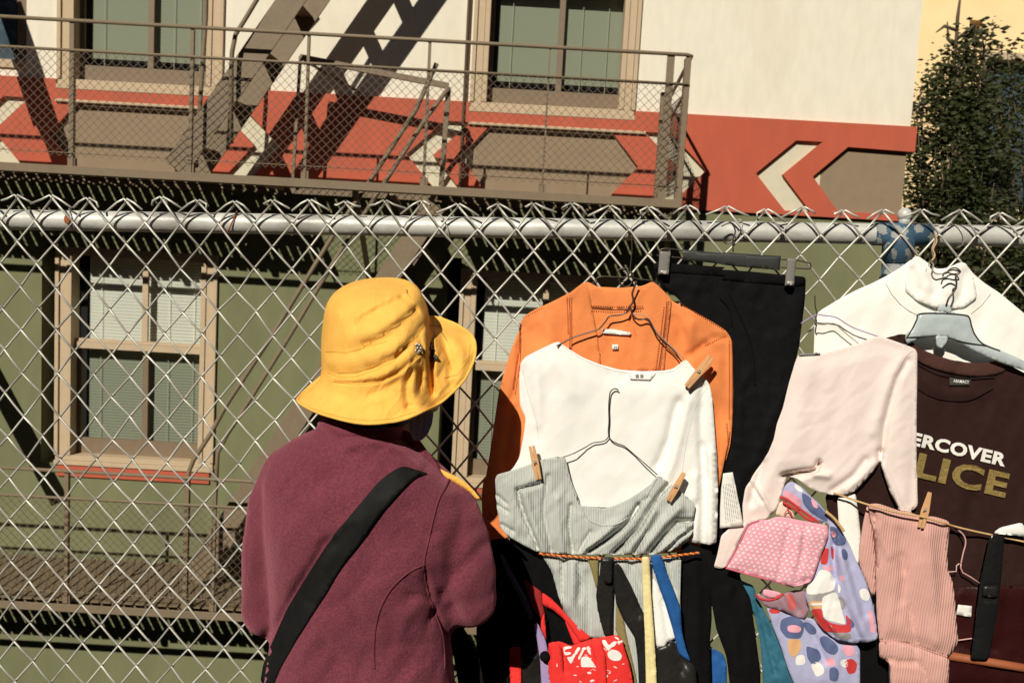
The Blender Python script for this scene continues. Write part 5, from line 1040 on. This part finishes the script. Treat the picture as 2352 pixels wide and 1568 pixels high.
crs = [(c('G', '755,560 800,510 850,482 950,430 1060,372'), 7, -.0065), (c('G', '780,490 900,420 1040,340'), 12, .005), (c('G', '820,690 900,650 1000,585 1080,520 1150,455'), 6, -.0075), (c('G', '700,640 850,600 1000,520 1120,420'), 14, .006),
       (c('G', '560,735 700,742 830,705 960,690 1060,650'), 5, -.003), (c('G', '800,690 950,660 1050,600'), 5, -.004), (c('G', '575,800 700,810 850,770 1000,720 1100,620'), 12, .004), (c('G', '570,850 640,885 760,880 900,830 1010,770 1120,660 1200,560'), 5, -.0055), (c('G', '620,930 760,935 900,925 1010,880 1110,800 1200,720'), 4, -.004),
       (c('G', '850,840 980,790 1100,700'), 8, -.004), (c('G', '600,915 750,910 900,890 1000,840'), 8, .003), (c('G', '1050,370 1110,400 1150,450'), 8, -.004), (c('G', '1090,330 1110,360'), 4, -.003), (c('G', '1000,290 1060,330'), 8, -.002),
       (c('G', '1240,560 1252,700 1250,850 1262,1000'), 6, -.016), (c('G', '1210,600 1215,760 1210,980'), 8, .005), (c('G', '1120,860 1090,960 1100,1080'), 8, -.007), (c('G', '850,1010 960,960 1080,920'), 12, -.004), (c('G', '1100,1090 1200,1080'), 6, -.004), (c('G', '1180,860 1170,1000'), 7, -.005),
       (c('G', '1300,560 1350,700 1390,850'), 9, -.006), (c('G', '1400,650 1450,780 1440,900'), 16, .007), (c('G', '1300,900 1350,820 1380,950'), 8, -.004), (c('G', '1200,430 1230,500 1240,560'), 6, -.006)]
crs = [(l_, w_, a_*1.0) for l_, w_, a_ in crs]; V2 = crease(V, crs)
msk = ((V-EYEV)@_f) < ((cen-EYEV)@_f)+.06
V = np.where(msk[:, None], V2, V)
pv = to_px(V); dv = V-EYEV; dv /= np.linalg.norm(dv, axis=1)[:, None]; V = V-dv*(lumps(pv, 30, .0012, 2.2)+ridges(pv, 34, .0016, 5.1)-ridges(pv, 26, .0012, 8.3))[:, None]*msk[:, None]
HAT = mk('bucket_hat', V, hb.f, m_hat, PERS); s_ = HAT.modifiers.new('thickness', 'SOLIDIFY'); s_.thickness = .003; s_.offset = -1
TH_ = bvh(HAT)
MB().tube(list(V[(len(RG)-1)*NA*3:(len(RG))*NA*3][::2])+[V[(len(RG)-1)*NA*3]], .0022, 8, False).go('brim_binding', m_hat, HAT, True)
stitches('hat_stitching', TH_, [c('G', '560,728 700,735 830,698 960,660'), c('G', '575,862 640,898 760,893 900,845 1010,785 1120,675 1195,575'), c('G', '640,868 760,862 900,815 1010,755 1110,650'), c('G', '420,1080 560,1130 700,1165 850,1180 1000,1165 1150,1120'), c('G', '1255,500 1270,600 1290,700'), c('G', '1265,600 1330,720 1385,850'), c('G', '1330,900 1420,880 1490,790 1505,680'), c('G', '1180,720 1195,850 1190,1000'), c('G', '610,925 760,945 900,932 1010,890 1120,800 1190,725')], 3.2, .00055, m_hatt, HAT, .0003, .62, fb=.3)
stitches('hat_stitching', TH_, [c('G', '1090,325 1095,350')], 2, .0009, m_thread, HAT, .0005, .7, fb=.3)
bd = c('G', '1160,705')[0]; pz = hitp(TH_, bd[0], bd[1], .002, .3)
bb = MB()
for k in range(7):
    a_ = k*math.pi*2/6; o_ = np.array([math.cos(a_), 0, math.sin(a_)])*(.0050 if k < 6 else 0); bb.ball(pz+o_, (.0024, .0018, .0024), 8, 6)
bb.tube([pz+np.array([math.cos(t), -.0005, math.sin(t)])*.0066 for t in np.linspace(0, 2*math.pi, 24)], .0009, 5); bb.go('flower_badge', m_spring, HAT, True)
bb = MB(); cpnt = c('G', '1250,680 1243,705 1262,720 1255,745 1275,760 1262,785 1285,772')
for p in cpnt: q_ = hitp(TH_, *p, .004, .3); bb.ball(q_, .0032, 8, 6)
bb.tube([hitp(TH_, *p, .004, .3) for p in spline(cpnt, 4)], .0016, 6); bb.go('cord_toggle', m_wire, HAT, True)
